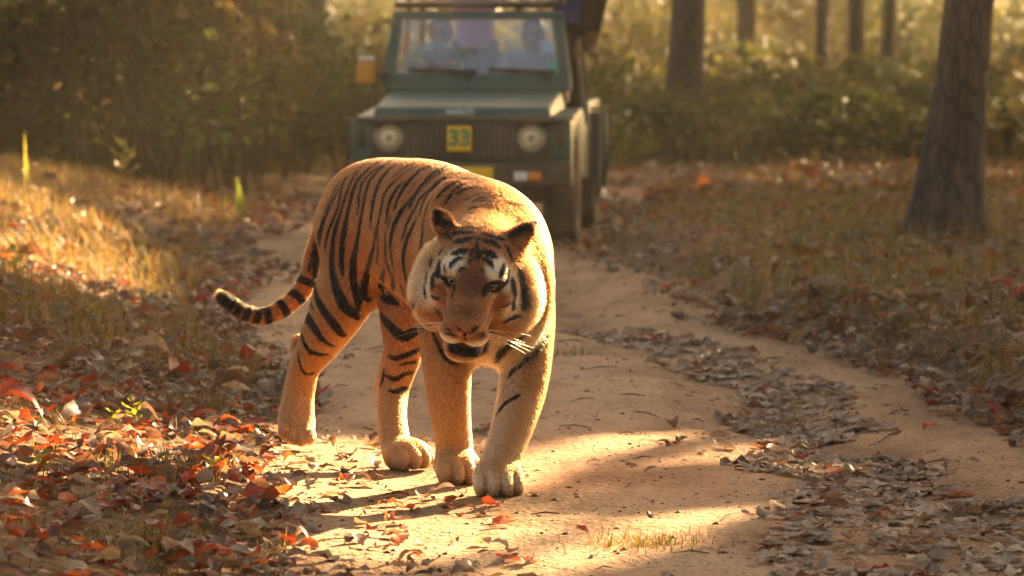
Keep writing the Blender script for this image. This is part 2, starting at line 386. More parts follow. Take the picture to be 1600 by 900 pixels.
for k in range(220):
    y = 85 + 60 * rf.random(); x = gx(-400, y) + (gx(2000, y) - gx(-400, y)) * rf.random(); z = 4.5 * rf.random()
    cl.append((x, y, z, 2.2, 1.6, 300, .34, [0, 2, 1, 3][rf.integers(0, 4)]))
undergrowth('far_woods', 'hazy far woods closing the view behind the trunks', cl, rf, PAL * .9)
print('forest built', round(time.time() - T0, 1))
# ------------------------------------------------------------------ fallen leaves, grass, seedlings
rl = np.random.default_rng(23)
M_litter = leaf_material('fallen_leaf', .48, .42, .4)
M_grass = leaf_material('grass_blade', .55, .5, .3)
NST = 7
def leaf_verts(n, ln, wd, curl, fold, rng):
    """(n,17,3) dry leaves lying in the xy plane, curled along and across"""
    t = np.linspace(0, 1, NST); pw = np.array([0, .55, .88, 1.0, .92, .58, 0]); rows = []
    A = rng.normal(size=(n, NST)) * .07; tw = rng.normal(size=n) * .6; skew = rng.normal(size=n) * .22; ph = rng.random(n) * 6.28; asym = 1 + .15 * rng.normal(size=n)
    for k in range(NST):
        x = (t[k] - .5) * ln; z = curl * ln * ((t[k] - .5) ** 2 * 4 - .3) + A[:, k] * wd * .35; cy = skew * ln * (t[k] - .5) ** 2
        for s in ((0,) if k in (0, NST - 1) else (-1, 0, 1)):
            y = cy + s * wd * .5 * pw[k] * (asym if s > 0 else 2 - asym) * (1 + .10 * rng.normal(size=n))
            zz = z + abs(s) * fold * wd * .5 * pw[k] + s * tw * (t[k] - .5) * wd * .7 + (np.sin(ph + k * 1.9 + s) * .07 * wd + rng.normal(size=n) * .04 * wd if s else 0)
            rows.append(np.stack([x, y, zz], 1))
    return np.stack(rows, 1)
LF = [[0, 2, 1], [0, 3, 2]]
for k in range(NST - 3):
    q = 1 + 3 * k; LF += [[q, q + 1, q + 4], [q, q + 4, q + 3], [q + 1, q + 2, q + 5], [q + 1, q + 5, q + 4]]
q = 1 + 3 * (NST - 3); LF += [[q, q + 1, q + 3], [q + 1, q + 2, q + 3]]; LF = np.array(LF); NLV = 3 * (NST - 2) + 2
def rotm(yaw, pitch, roll):
    cy, sy, cp, sp, cr, sr = np.cos(yaw), np.sin(yaw), np.cos(pitch), np.sin(pitch), np.cos(roll), np.sin(roll)
    return np.stack([np.stack([cy * cp, cy * sp * sr - sy * cr, cy * sp * cr + sy * sr], -1), np.stack([sy * cp, sy * sp * sr + cy * cr, sy * sp * cr - cy * sr], -1), np.stack([-sp, cp * sr, cp * cr], -1)], 1)
PALS = {'red': ((.36, .055, .018), (.42, .10, .025), (.30, .05, .02)), 'brown': ((.17, .075, .038), (.13, .06, .032), (.22, .10, .05)), 'tan': ((.27, .175, .10), (.33, .22, .13), (.22, .135, .075)), 'grey': ((.20, .15, .115), (.26, .20, .155), (.15, .11, .085))}
KEYS = list(PALS)
def pick(n, probs, rng):
    ki = rng.choice(4, n, p=probs); C = np.empty((n, 3))
    for k in range(4):
        m = ki == k; C[m] = np.array(PALS[KEYS[k]])[rng.integers(0, 3, m.sum())]
    return ki, C * (.7 + .6 * rng.random((n, 1)))
ALL = []
def litter(zone, pts, probs, size, curl, tilt, lift):
    n = len(pts); ki, C = pick(n, probs, rl)
    ln = size * (.45 + 1.1 * rl.random(n) ** 1.3); wd = ln * (.36 + .28 * rl.random(n))
    V = leaf_verts(n, ln, wd, curl * rl.normal(size=n), .15 + .5 * np.abs(rl.normal(size=n)) * min(1, tilt * 3), rl)
    Rm = rotm(rl.random(n) * 6.283, rl.normal(size=n) * tilt, rl.normal(size=n) * tilt)
    V = np.einsum('nij,nkj->nki', Rm, V)
    z = height(pts[:, 0], pts[:, 1]); V[:, :, 2] -= V[:, :, 2].min(1, keepdims=True) * .75
    if zone == 1: C = np.where((ki == 3)[:, None], C * 1.55, C)
    base = np.c_[pts, z + .010 + lift * rl.random(n)]
    ALL.append((np.full(n, zone), V, base, ki, C, ln))
def scatter(n, xf, y0, y1, pw=1.0):
    y = y0 + (y1 - y0) * rl.random(n) ** pw; x = xf(y, rl.random(n)); return np.c_[x, y]
ZN = ['left bank', 'wheel rut', 'right verge', 'track']
# left bank
p = scatter(2700, lambda y, u: road_l(y) + .14 - (1.3 + .09 * y) * u ** 1.25, 8.5, 14.5); litter(0, p, [.38, .30, .18, .14], .082, .16, .20, .04)
p = scatter(3600, lambda y, u: road_l(y) + .2 - 2.6 * u ** 1.1, 14.5, 22); litter(0, p, [.08, .42, .18, .32], .085, .16, .2, .04)
p = scatter(3000, lambda y, u: road_l(y) + .35 - 3.6 * u, 22, 33); litter(0, p, [.05, .47, .18, .30], .10, .16, .26, .05)
p = scatter(190, lambda y, u: road_l(y) + .05 - 2.2 * u, 9, 19); litter(0, p, [.22, .42, .26, .10], .15, .2, .25, .05)
p = scatter(120, lambda y, u: road_r(y) + 2.5 * u, 12.5, 22); litter(2, p, [.06, .55, .29, .10], .15, .2, .25, .05)
# right wheel rut
p = scatter(2500, lambda y, u: road_r(y) - .72 + (u - .5) * (.25 + 1.0 * smooth(14.2 - y, 0, 3.5)) * 1.15 - .1, 8.8, 14.6); p = p[fbm(p[:, 0], p[:, 1] * .6, 31, 3, 2.4) > -.06]; litter(1, p, [.02, .14, .20, .64], .08, .03, .045, .010)
p = scatter(650, lambda y, u: road_r(y) - .66 + (u - .5) * .45, 14.0, 19); litter(1, p, [.03, .20, .17, .60], .085, .03, .05, .008)
p = scatter(110, lambda y, u: road_r(y) - .72 + (u - .5) * 1.1, 8.8, 15); litter(1, p, [.10, .60, .25, .05], .075, .2, .18, .005)
# right verge
p = scatter(1900, lambda y, u: road_r(y) - .16 + 1.4 * u ** 1.3, 11.5, 19); litter(2, p, [.09, .38, .18, .35], .08, .14, .22, .04)
p = scatter(2500, lambda y, u: road_r(y) - .25 + 5.2 * u ** 1.3, 17, 32); litter(2, p, [.05, .51, .19, .25], .095, .15, .26, .04)
p = scatter(3000, lambda y, u: -1.5 + 8 * u, 29.5, 46); p = p[(p[:, 0] > road_r(p[:, 1]) - .5) | (rl.random(len(p)) < .25)]; litter(2, p, [.06, .58, .18, .18], .15, .15, .32, .05)
# track
p = scatter(330, lambda y, u: road_l(y) + (road_r(y) - road_l(y)) * u, 8.8, 26); litter(3, p, [.05, .50, .22, .23], .045, .10, .14, .0)
p = scatter(420, lambda y, u: road_l(y) + .05 + .75 * u ** 1.7, 9, 14); litter(3, p, [.16, .34, .28, .22], .065, .14, .18, .01)
z_, V_, B_, K_, C_, L_ = (np.concatenate([a[i] for a in ALL]) for i in range(6))
# keep paws and tyres clear
clear = np.ones(len(B_), bool)
for c in ((-.05, 11.98), (-.18, 12.32), (-.35, 12.75), (-.75, 13.25)): clear &= np.hypot(B_[:, 0] - c[0], B_[:, 1] - c[1]) > .13
z_, V_, B_, K_, C_, L_ = (a[clear] for a in (z_, V_, B_, K_, C_, L_))
px = 800 + 6000 * B_[:, 0] / B_[:, 1]; py = 48 + 6000 * (1.46 - B_[:, 2]) / B_[:, 1]
seen = (px > 5) & (px < 1595) & (py < 895)
score = np.where(seen, L_ / B_[:, 1] * (1 + V_[:, :, 2].max(1) / L_), 0); top = np.argsort(-score)[:300]
single = np.zeros(len(B_), bool); single[top] = True
COLW = {'red': 'red-orange', 'brown': 'dark brown', 'tan': 'pale tan', 'grey': 'grey-brown'}
MARKS = [((-1.13, 12.4), 'by the straw tuft below the bank'), ((gx(235, 10.6), 10.6), 'by the green tuft below the bank'), ((-.80, 13.1), 'near the lifted hind paw of the tiger'), ((gx(205, 13.2), 13.2), 'around the yellow-green seedling on the bank'),
         ((gx(60, 11.6), 11.6), 'by the tiny lower-left seedling'), ((-.5, 11.6), 'on the sand in front of the tiger'), ((-.75, 10.6), 'where the bank meets the sand, lower left'), ((gx(330, 14.2), 14.2), 'by the wispy dry tuft on the bank'),
         ((-1.6, 13.6), 'on the shaded middle of the leaf slope'), ((-1.5, 10.9), 'low at the left edge of the view'), ((1.1, 10.6), 'in the wheel rut, lower right corner'), ((1.25, 12.2), 'in the middle of the leaf-filled wheel rut'), ((.7, 11), 'on bare sand beside the wheel rut'), ((.36, 10.9), 'beside the grass tuft on the track'), ((1.8, 13.5), 'below the broken edge of the right verge')]
for i in top:
    me = mesh_np('fallen_leaf', V_[i], LF, [M_litter]); attr_col(me, 'tint', np.tile(C_[i], (NLV, 1)))
    mk = min(MARKS, key=lambda q: math.hypot(B_[i][0] - q[0][0], (B_[i][1] - q[0][1]) * .7))[1]
    hgt = V_[i][:, 2].max(); up = 'upturned' if hgt > .45 * L_[i] else 'curled' if hgt > .25 * L_[i] else 'flat'
    br = 'bright ' if C_[i].sum() > .62 else 'dull ' if C_[i].sum() < .22 else ''; sz = 'large' if L_[i] > .125 else 'small' if L_[i] < .10 else 'medium'
    k = f'{br}{COLW[KEYS[K_[i]]]}'
    tag(link('fallen_leaf', me, None, B_[i]), f'{sz} {up} {k} leaf {mk}', 'leaf', f'{sz} {up} {k} leaves {mk}')
for zi, lab in enumerate(('thick litter of red and brown leaves covering the left bank', 'flat grey leaves packed in the right wheel rut', 'brown dry leaf litter over the right verge', 'scattered dry leaves along the sandy track')):
    m = (z_ == zi) & ~single; n = m.sum()
    V = (V_[m] + B_[m][:, None]).reshape(-1, 3); F = (np.arange(n)[:, None, None] * NLV + LF[None]).reshape(-1, 3)
    me = mesh_np('leaf_litter', V, F, [M_litter]); attr_col(me, 'tint', np.repeat(C_[m], NLV, 0)); tag(link('leaf_litter', me), lab, 'leaf litter', kind='stuff')

def blades(P, ln, wd, bend, C, rng):
    """tapered curved blades, 7 points each"""
    n = len(P); a = rng.random(n) * 6.283; d = np.stack([np.cos(a), np.sin(a), np.zeros(n)], 1); s = np.stack([-np.sin(a), np.cos(a), np.zeros(n)], 1)
    b = (bend * (.4 + rng.random(n)))[:, None]; l = ln[:, None]; rows = []
    for t, w in ((0, 1), (.4, .85), (.75, .5), (1, 0)):
        c = P + np.array([0, 0, 1]) * l * (t - .35 * b * t * t) + d * l * b * t * t
        rows += [c] if w == 0 else [c - s * wd[:, None] * w * .5, c + s * wd[:, None] * w * .5]
    V = np.stack(rows, 1); i = np.arange(n)[:, None, None] * 7
    F = (i + np.array([[0, 1, 3], [0, 3, 2], [2, 3, 5], [2, 5, 4], [4, 5, 6]])[None]).reshape(-1, 3)
    return V.reshape(-1, 3), F, np.repeat(C, 7, 0)
GPAL = np.array([[.21, .14, .035], [.30, .175, .05], [.10, .115, .025], [.32, .20, .075], [.24, .11, .03]])
def gcol(n, probs): return GPAL[rl.choice(5, n, p=probs)] * (.7 + .6 * rl.random((n, 1)))
def grass(label, pts, h, probs, wd=.004, bend=.5):
    n = len(pts); P = np.c_[pts, height(pts[:, 0], pts[:, 1]) - .005]
    ln = h * (.4 + .9 * rl.random(n)); V, F, C = blades(P, ln, wd * (.6 + .8 * rl.random(n)), bend, gcol(n, probs), rl)
    me = mesh_np('grass', V, F, [M_grass]); attr_col(me, 'tint', C); return tag(link('grass', me), label, 'grass', kind='stuff')
def clumped(pts, sc, cut):
    k = fbm(pts[:, 0], pts[:, 1], 7, 3, sc); return pts[k > cut]
p = clumped(scatter(38000, lambda y, u: road_l(y) - .05 - 3.4 * u, 15.5, 30), 1.6, -.02); grass('dry golden grass on the crest of the left bank', p, .19, [.22, .28, .18, .22, .10], .005)
p = clumped(scatter(14000, lambda y, u: road_l(y) + .1 - 2.4 * u, 8.5, 17), 2.2, .05); grass('short green and straw grass between leaves low on the left bank', p, .085, [.25, .2, .35, .15, .05], .0035)
p = clumped(scatter(34000, lambda y, u: road_r(y) + .02 + 5.4 * u, 12.5, 32), 1.2, -.08); grass('brown-green grass on the right verge under the trees', p, .155, [.20, .15, .45, .11, .09], .005)
p = scatter(7000, lambda y, u: -9 + 19 * u, 31, 46); p = p[(p[:, 0] > road_r(p[:, 1])) | (p[:, 0] < road_l(p[:, 1]))]; grass('thin straw grass at the foot of the woods', p, .30, [.28, .25, .2, .2, .07], .008)

def tuft(label, x, y, n, r, h, probs):
    q = rl.normal(size=(n, 2)) * r; P = np.c_[q, height(q[:, 0] + x, q[:, 1] + y) - H1(x, y) - .004]
    V, F, C = blades(P, h * (.4 + .9 * rl.random(n)), .0035 * (.6 + .8 * rl.random(n)), .6, gcol(n, probs), rl)
    me = mesh_np('grass_tuft', V, F, [M_grass]); attr_col(me, 'tint', C); tag(link('grass_tuft', me, None, (x, y, H1(x, y))), label, 'grass tuft', kind='stuff')
tuft('low green-brown grass tuft in the middle of the sandy track', .37, 10.75, 420, .085, .05, [.22, .15, .30, .08, .25])
tuft('small dark green tuft on the track behind the tiger', .20, 17.2, 160, .09, .07, [.2, .1, .6, .1, .0])
tuft('straw and green tuft among red leaves at the foot of the bank', gx(262, 12.4), 12.4, 260, .09, .13, [.25, .25, .35, .15, 0])
tuft('green tuft at the bottom edge of the leafy bank', gx(235, 10.6), 10.6, 240, .06, .08, [.2, .1, .6, .1, 0])
tuft('wispy dry tuft beside the upper leaf heap', gx(330, 14.2), 14.2, 170, .07, .14, [.3, .35, .15, .2, 0])
tuft('dry tuft at the broken edge of the right verge', 1.95, 15.2, 180, .10, .12, [.25, .3, .25, .2, 0])

def seedling(label, x, y, h, nleaf, sz, colr):
    z = H1(x, y); t = link('seedling', None, None, (x, y, z)); tag(t, label, 'seedling')
    V, F = taper([(0, 0, 0), (.01, 0, h * .5), (.0, .01, h)], [.0025, .002, .001], 5)
    me = mesh_np('stem', V, F, [M_grass]); attr_col(me, 'tint', np.tile([.16, .16, .04], (len(V), 1))); link('stem', me, t)
    for k in range(nleaf):
        a = k * 2.4; f = .45 + .55 * (k + 1) / nleaf
        V = leaf_verts(1, np.array([sz]), np.array([sz * .55]), np.array([.15]), np.array([.3]), rl)[0] + np.array([sz * .55, 0, 0])
        V = V @ rotm(np.array([a]), np.array([-.5]), np.array([.1]))[0].T + np.array([0, 0, h * f])
        me = mesh_np('leaf', V, LF, [M_grass]); attr_col(me, 'tint', np.tile(np.array(colr) * (.8 + .4 * rl.random()), (NLV, 1))); link('leaf', me, t)
YG = (.34, .33, .03)
for lab, px_, Y, h, nl, sz in (('yellow-green seedling rising from the leaf heap above the red leaves', 205, 13.2, .13, 7, .045), ('small bright seedling left of the straw tuft', 175, 13.1, .10, 5, .035), ('seedling with yellow leaves near the top of the leaf slope', 22, 17.3, .20, 7, .06),
                                ('little green seedling at the edge of the sunlit leaves', 330, 12.2, .09, 5, .04), ('pale seedling on the upper leaf slope beside dry grass', 140, 16.4, .12, 5, .045), ('tiny seedling at the lower corner of the leafy bank', 60, 11.6, .10, 5, .04)):
    seedling(lab, gx(px_, Y), Y, h, nl, sz, YG)
seedling('leafy sapling with an orange-green top behind the bank', gx(195, 27.5), 27.5, .42, 8, .13, (.30, .24, .04))
def tall_blade(label, px_, Y, h, w, colr, bend=.12):
    x = gx(px_, Y); P = np.array([[0, 0, -.01], [.01, .01, -.01]]); V, F, C = blades(P, np.array([h, h * .6]), np.array([w, w]), bend, np.tile(colr, (2, 1)), rl)
    me = mesh_np('grass_stalk', V, F, [M_grass]); attr_col(me, 'tint', C); tag(link('grass_stalk', me, None, (x, Y, H1(x, Y))), label, 'grass')
tall_blade('tall straw-yellow grass blade standing on the bank crest', 40, 26.0, .46, .02, (.36, .32, .05))
tall_blade('bright green grass blade standing before the thicket', 376, 29.0, .36, .07, (.24, .30, .04))
tall_blade('short green blade tuft at the end of the bank', 292, 23.5, .14, .03, (.22, .26, .05), .4)

# twigs and crumbs on the track
Vs, Fs, nv = [], [], 0
for k in range(150):
    y = 9 + 11 * rl.random() ** 1.5; x = float(road_l(y)) + (float(road_r(y)) - float(road_l(y))) * rl.random(); a = rl.random() * 6.28; ln = .02 + .09 * rl.random() ** 2
    p = [np.array([x + math.cos(a) * ln * s, y + math.sin(a) * ln * s, 0]) for s in (-1, 0, 1)]
    for j, q in enumerate(p): q[2] = H1(q[0], q[1]) + .013 + .006 * (j == 1)
    V, F = taper(p, [.0015, .0025, .0012], 4); Vs.append(np.array(V)); Fs.append(np.array(F) + nv); nv += len(V)
me = mesh_np('twigs', np.concatenate(Vs), np.concatenate(Fs), [m_bark]); tag(link('twigs', me), 'dark twig scraps strewn over the sandy track', 'twigs', kind='stuff')
# crumbs of soil and grit on the track
n = 3200; y = 8.6 + 16 * rl.random(n) ** 1.6; x = road_l(y) + (road_r(y) - road_l(y)) * rl.random(n); r = .0025 + .006 * rl.random(n) ** 3
o8 = np.array([[1, 0, 0], [-1, 0, 0], [0, 1, 0], [0, -1, 0], [0, 0, 1], [0, 0, -1]], float); f8 = np.array([[0, 2, 4], [2, 1, 4], [1, 3, 4], [3, 0, 4], [2, 0, 5], [1, 2, 5], [3, 1, 5], [0, 3, 5]])
V = (o8[None] * (1 + .35 * rl.normal(size=(n, 6, 1)))) * (r[:, None, None] * np.array([1.5, 1.2, .7])) + np.stack([x, y, height(x, y) + .009], 1)[:, None]
me = mesh_np('grit', V.reshape(-1, 3), (np.arange(n)[:, None, None] * 6 + f8[None]).reshape(-1, 3), [M_litter]); attr_col(me, 'tint', np.repeat(np.array([.17, .10, .06]) * (.5 + rl.random((n, 1))), 6, 0)); tag(link('grit', me), 'crumbs of soil and grit strewn over the track', 'grit', kind='stuff')
print('litter built', round(time.time() - T0, 1))
# ------------------------------------------------------------------ bodies grown from a distance field
from concurrent.futures import ThreadPoolExecutor
def smin(a, b, k):
    h = np.clip(0.5 + 0.5 * (b - a) / k, 0, 1)
    return b * (1 - h) + a * h - k * h * (1 - h)

class Tube:
    """tapered limb with an elliptical section along a smooth centre line: stations (x,y,z,w,h)"""
    def __init__(s, st, side, k=0.03, n=4):
        st = np.array(st, float)
        P = [st[0]] + list(st) + [st[-1]]
        out = []
        for i in range(1, len(P) - 2):
            a, b, c, d = P[i - 1], P[i], P[i + 1], P[i + 2]
            for t in np.linspace(0, 1, n, endpoint=False):
                out.append(0.5 * (2 * b + (c - a) * t + (2 * a - 5 * b + 4 * c - d) * t * t + (3 * b - a - 3 * c + d) * t ** 3))
        out.append(P[-2])
        s.p = np.array(out); s.side = np.array(side, float); s.k = k
        r = s.p[:, 3:].max()
        s.lo = s.p[:, :3].min(0) - r; s.hi = s.p[:, :3].max(0) + r
    def __call__(s, Q):
        best = np.full(len(Q), 0.5, Q.dtype)
        Q0 = Q
        for i in range(len(s.p) - 1):
            a, b = s.p[i], s.p[i + 1]
            r = max(a[3], a[4], b[3], b[4]) + MARG
            sel = np.nonzero(np.all((Q0 > np.minimum(a, b)[:3] - r) & (Q0 < np.maximum(a, b)[:3] + r), axis=1))[0]
            if not len(sel): continue
            Q = Q0[sel]
            ab = b[:3] - a[:3]; l2 = ab @ ab + 1e-12
            t = np.clip(((Q - a[:3]) @ ab) / l2, 0, 1)
            D = Q - a[:3] - t[:, None] * ab
            ax = ab / math.sqrt(l2)
            sd = s.side - ax * (s.side @ ax); sd /= np.linalg.norm(sd)
            up = np.cross(ax, sd)
            w = a[3] + t * (b[3] - a[3]); h = a[4] + t * (b[4] - a[4])
            m = np.minimum(w, h)
            u, v, z = D @ sd, D @ up, D @ ax
            k0 = np.sqrt((u / w) ** 2 + (v / h) ** 2 + (z / m) ** 2) + 1e-9
            k1 = np.sqrt((u / w ** 2) ** 2 + (v / h ** 2) ** 2 + (z / m ** 2) ** 2) + 1e-9
            best[sel] = np.minimum(best[sel], np.where(k0 < 1e-3, -m, k0 * (k0 - 1) / k1))
        return best

class Ell:
    def __init__(s, c, r, M=None, k=0.02):
        s.c = np.array(c, float); s.r = np.array(r, float); s.M = np.eye(3) if M is None else np.array(M); s.k = k
        m = s.r.max(); s.lo = s.c - m; s.hi = s.c + m
    def __call__(s, Q):
        p = (Q - s.c) @ s.M
        k0 = np.sqrt(((p / s.r) ** 2).sum(1)) + 1e-9; k1 = np.sqrt(((p / s.r ** 2) ** 2).sum(1)) + 1e-9
        return k0 * (k0 - 1) / k1

MARG = 0.09
def group_eval(prims, subs, Q):
    D = np.full(len(Q), 0.5)
    for p in prims:
        m = np.all((Q > p.lo - MARG) & (Q < p.hi + MARG), axis=1)
        if m.any():
            i = np.nonzero(m)[0]
            D[i] = smin(D[i], p(Q[i]), p.k)
    for p in subs:
        m = np.all((Q > p.lo - MARG) & (Q < p.hi + MARG), axis=1)
        if m.any():
            i = np.nonzero(m)[0]
            D[i] = -smin(-D[i], p(Q[i]), p.k)
    return D

def surface(h, lo, hi, sdf, even=None):
    lo = np.array(lo); hi = np.array(hi)
    C = 4
    n = np.ceil((hi - lo) / (h * C)).astype(int)
    cx = [lo[i] + (np.arange(n[i]) + .5) * h * C for i in range(3)]
    G = np.stack(np.meshgrid(*cx, indexing='ij'), -1).reshape(-1, 3)
    Dc = sdf(G).reshape(n)
    act = np.abs(Dc) < h * C * 1.1
    nf = n * C + 1
    D = np.repeat(np.repeat(np.repeat(Dc, C, 0), C, 1), C, 2)
    D = np.pad(D, ((0, 1), (0, 1), (0, 1)), mode='edge')
    A = np.repeat(np.repeat(np.repeat(act, C, 0), C, 1), C, 2)
    A = np.pad(A, ((0, 1), (0, 1), (0, 1)))
    A[1:] |= A[:-1]; A[:, 1:] |= A[:, :-1]; A[:, :, 1:] |= A[:, :, :-1]
    I = np.argwhere(A)
    D[A] = sdf(lo + I * h)
    S = D < 0
    # one vertex in each cell the surface crosses
    cs = sum(S[a:nf[0] - 1 + a, b:nf[1] - 1 + b, c:nf[2] - 1 + c].astype(np.int8) for a in (0, 1) for b in (0, 1) for c in (0, 1))
    cell = (cs > 0) & (cs < 8)
    vi = np.full(cell.shape, -1, np.int64); CI = np.argwhere(cell); vi[cell] = np.arange(len(CI))
    V = np.zeros((len(CI), 3)); W = np.zeros(len(CI))
    for ax in range(3):
        o1, o2 = [(1, 2), (0, 2), (0, 1)][ax]
        for a in (0, 1):
            for b in (0, 1):
                off = np.zeros(3, int); off[o1] = a; off[o2] = b
                p0 = CI + off; p1 = p0.copy(); p1[:, ax] += 1
                d0, d1 = D[tuple(p0.T)], D[tuple(p1.T)]
                m = (d0 < 0) != (d1 < 0)
                t = d0[m] / (d0[m] - d1[m])
                q = p0[m].astype(float); q[:, ax] += t
                V[m] += q; W[m] += 1
    V = lo + V / W[:, None] * h
    F = []
    for ax in range(3):
        o1, o2 = [(1, 2), (2, 0), (0, 1)][ax]
        sl = [slice(0, nf[i]) for i in range(3)]; sl0 = list(sl); sl1 = list(sl)
        sl0[ax] = slice(0, nf[ax] - 1); sl1[ax] = slice(1, nf[ax])
        X = S[tuple(sl0)] != S[tuple(sl1)]
        E = np.argwhere(X)
        ok = (E[:, o1] > 0) & (E[:, o2] > 0) & (E[:, o1] < nf[o1] - 1) & (E[:, o2] < nf[o2] - 1)
        E = E[ok]; inside = S[tuple(E.T)]
        q = []
        for a, b in ((-1, -1), (0, -1), (0, 0), (-1, 0)):
            c = E.copy(); c[:, o1] += a; c[:, o2] += b
            q.append(vi[tuple(c.T)])
        q = np.stack(q, 1); q[~inside] = q[~inside][:, ::-1]
        F.append(q)
    F = np.concatenate(F); F = F[(F >= 0).all(1)]
    for _ in range(1):
        g, d = grad(V, sdf); V -= g * np.clip(d, -h, h)[:, None]
    # even out the small rings left by the limb segments, away from the face
    nrm = np.zeros(len(V)); A = np.zeros_like(V)
    wsm = even(V) if even else 0
    for _ in range(8 if even else 0):
        A[:] = 0; nrm[:] = 0
        for i in range(4):
            np.add.at(A, F[:, i], V[F[:, (i + 1) % 4]] + V[F[:, i - 1]]); np.add.at(nrm, F[:, i], 2.0)
        V = V + (A / nrm[:, None] - V) * .6 * wsm
    return V, F

def grad(V, sdf, e=.0025):
    K = np.array([[1, -1, -1], [-1, -1, 1], [-1, 1, -1], [1, 1, 1]], float)
    ds = [sdf(V + k * e) for k in K]
    g = sum(k[None] * d[:, None] for k, d in zip(K, ds)) / (4 * e)
    d = sum(ds) / 4
    nrm = np.linalg.norm(g, axis=1, keepdims=True) + 1e-9
    return g / nrm, d / nrm[:, 0]

def pool(f):
    def g(Q):
        if len(Q) < 20000: return f(Q)
        with ThreadPoolExecutor(4) as ex: return np.concatenate(list(ex.map(f, np.array_split(Q, 8))))
    return g
# ------------------------------------------------------------------ safari vehicle
class MB:
    def __init__(s): s.V = []; s.F = []
    def add(s, V, F):
        n = len(s.V); s.V += [tuple(v) for v in V]; s.F += [[i + n for i in f] for f in F]; return s
    def box(s, x0, x1, y0, y1, z0, z1):
        return s.add([(x, y, z) for x in (x0, x1) for y in (y0, y1) for z in (z0, z1)], [[0, 1, 3, 2], [4, 6, 7, 5], [0, 4, 5, 1], [2, 3, 7, 6], [0, 2, 6, 4], [1, 5, 7, 3]])
    def hexa(s, A, Bq):
        """solid between two quads"""
        return s.add(list(A) + list(Bq), [[3, 2, 1, 0], [4, 5, 6, 7]] + [[i, (i + 1) % 4, 4 + (i + 1) % 4, 4 + i] for i in range(4)])
    def prism(s, prof, x0, x1):
        """profile of (y,z) pulled along x"""
        n = len(prof); V = [(x0, y, z) for y, z in prof] + [(x1, y, z) for y, z in prof]
        return s.add(V, [list(range(n))[::-1], list(range(n, 2 * n))] + [[i, (i + 1) % n, n + (i + 1) % n, n + i] for i in range(n)])
    def tube(s, pts, r, seg=10):
        V, F = taper(pts, [r] * len(pts), seg); n = len(pts); F = F + [list(range(seg))[::-1], [(n - 1) * seg + k for k in range(seg)]]
        return s.add(V, F)
    def lathe(s, prof, c, axis='x', seg=32):
        """profile of (r, a) turned round an axis through c"""
        V = []; F = []; n = len(prof)
        for k in range(seg):
            a = 2 * math.pi * k / seg
            for r, t in prof:
                u, v = r * math.cos(a), r * math.sin(a)
                V.append((c[0] + t, c[1] + u, c[2] + v) if axis == 'x' else (c[0] + u, c[1] + t, c[2] + v))
        for k in range(seg):
            for j in range(n - 1):
                F.append([k * n + j, k * n + j + 1, ((k + 1) % seg) * n + j + 1, ((k + 1) % seg) * n + j])
        return s.add(V, F)
    def torus(s, c, R_, r, M, seg=32, sub=8):
        V = []; F = []
        for k in range(seg):
            a = 2 * math.pi * k / seg
            for j in range(sub):
                b_ = 2 * math.pi * j / sub; p = np.array([(R_ + r * math.cos(b_)) * math.cos(a), (R_ + r * math.cos(b_)) * math.sin(a), r * math.sin(b_)]); V.append(np.array(c) + M @ p)
        for k in range(seg):
            for j in range(sub): F.append([k * sub + j, ((k + 1) % seg) * sub + j, ((k + 1) % seg) * sub + (j + 1) % sub, k * sub + (j + 1) % sub])
        return s.add(V, F)
    def build(s, name, material, parent, bevel=0.0, smooth_=None, seg=2):
        me = bpy.data.meshes.new(name); me.from_pydata(s.V, [], s.F)
        bm = bmesh.new(); bm.from_mesh(me); bmesh.ops.recalc_face_normals(bm, faces=bm.faces)
        if bevel: bmesh.ops.bevel(bm, geom=[e for e in bm.edges if len(e.link_faces) == 2 and e.calc_face_angle(0) > .5], offset=bevel, segments=seg, profile=.6, affect='EDGES', clamp_overlap=True)
        if smooth_ is None: smooth_ = 40
        for f in bm.faces: f.smooth = True
        for e in bm.edges: e.smooth = len(e.link_faces) == 2 and e.calc_face_angle(0) < R(smooth_)
        bm.to_mesh(me); bm.free(); me.materials.append(material)
        return link(name, me, parent)

def plain(name, c, rough=.5, metal=0.0, spec=.5, dirt=None, emit=None):
    m, nt, b = mat(name)
    b.inputs['Base Color'].default_value = (*c, 1); b.inputs['Roughness'].default_value = rough; b.inputs['Metallic'].default_value = metal; b.inputs['Specular IOR Level'].default_value = spec
    if dirt:
        tc = N(nt, 'ShaderNodeTexCoord'); nz = N(nt, 'ShaderNodeTexNoise'); nz.inputs['Scale'].default_value = 3.5; nz.inputs['Detail'].default_value = 8; nz.inputs['Roughness'].default_value = .65; L(nt, tc.outputs['Object'], nz.inputs['Vector'])
        r_ = ramp(nt, nz.outputs['Fac'], [(.35, (0, 0, 0)), (.75, (dirt, dirt, dirt))])
        mx = N(nt, 'ShaderNodeMix', data_type='RGBA'); mx.inputs[6].default_value = (*c, 1); mx.inputs[7].default_value = (.30, .21, .13, 1)
        L(nt, r_.outputs[0], mx.inputs[0]); L(nt, mx.outputs[2], b.inputs['Base Color'])
        ml = N(nt, 'ShaderNodeMath', operation='MULTIPLY_ADD'); L(nt, r_.outputs[0], ml.inputs[0]); ml.inputs[1].default_value = .5; ml.inputs[2].default_value = rough; L(nt, ml.outputs[0], b.inputs['Roughness'])
    return m
M_paint = plain('green_paint', (.017, .072, .062), .32, 0, .45, .28)
M_black = plain('black_paint', (.020, .019, .017), .45, 0, .4, .4)
M_rubber = plain('tyre_rubber', (.022, .020, .018), .8, 0, .3, .9)
M_rim = plain('rim_steel', (.25, .24, .22), .4, .6, .5, .6)
M_lens = plain('lamp_lens', (.72, .58, .34), .12, 0, .6)
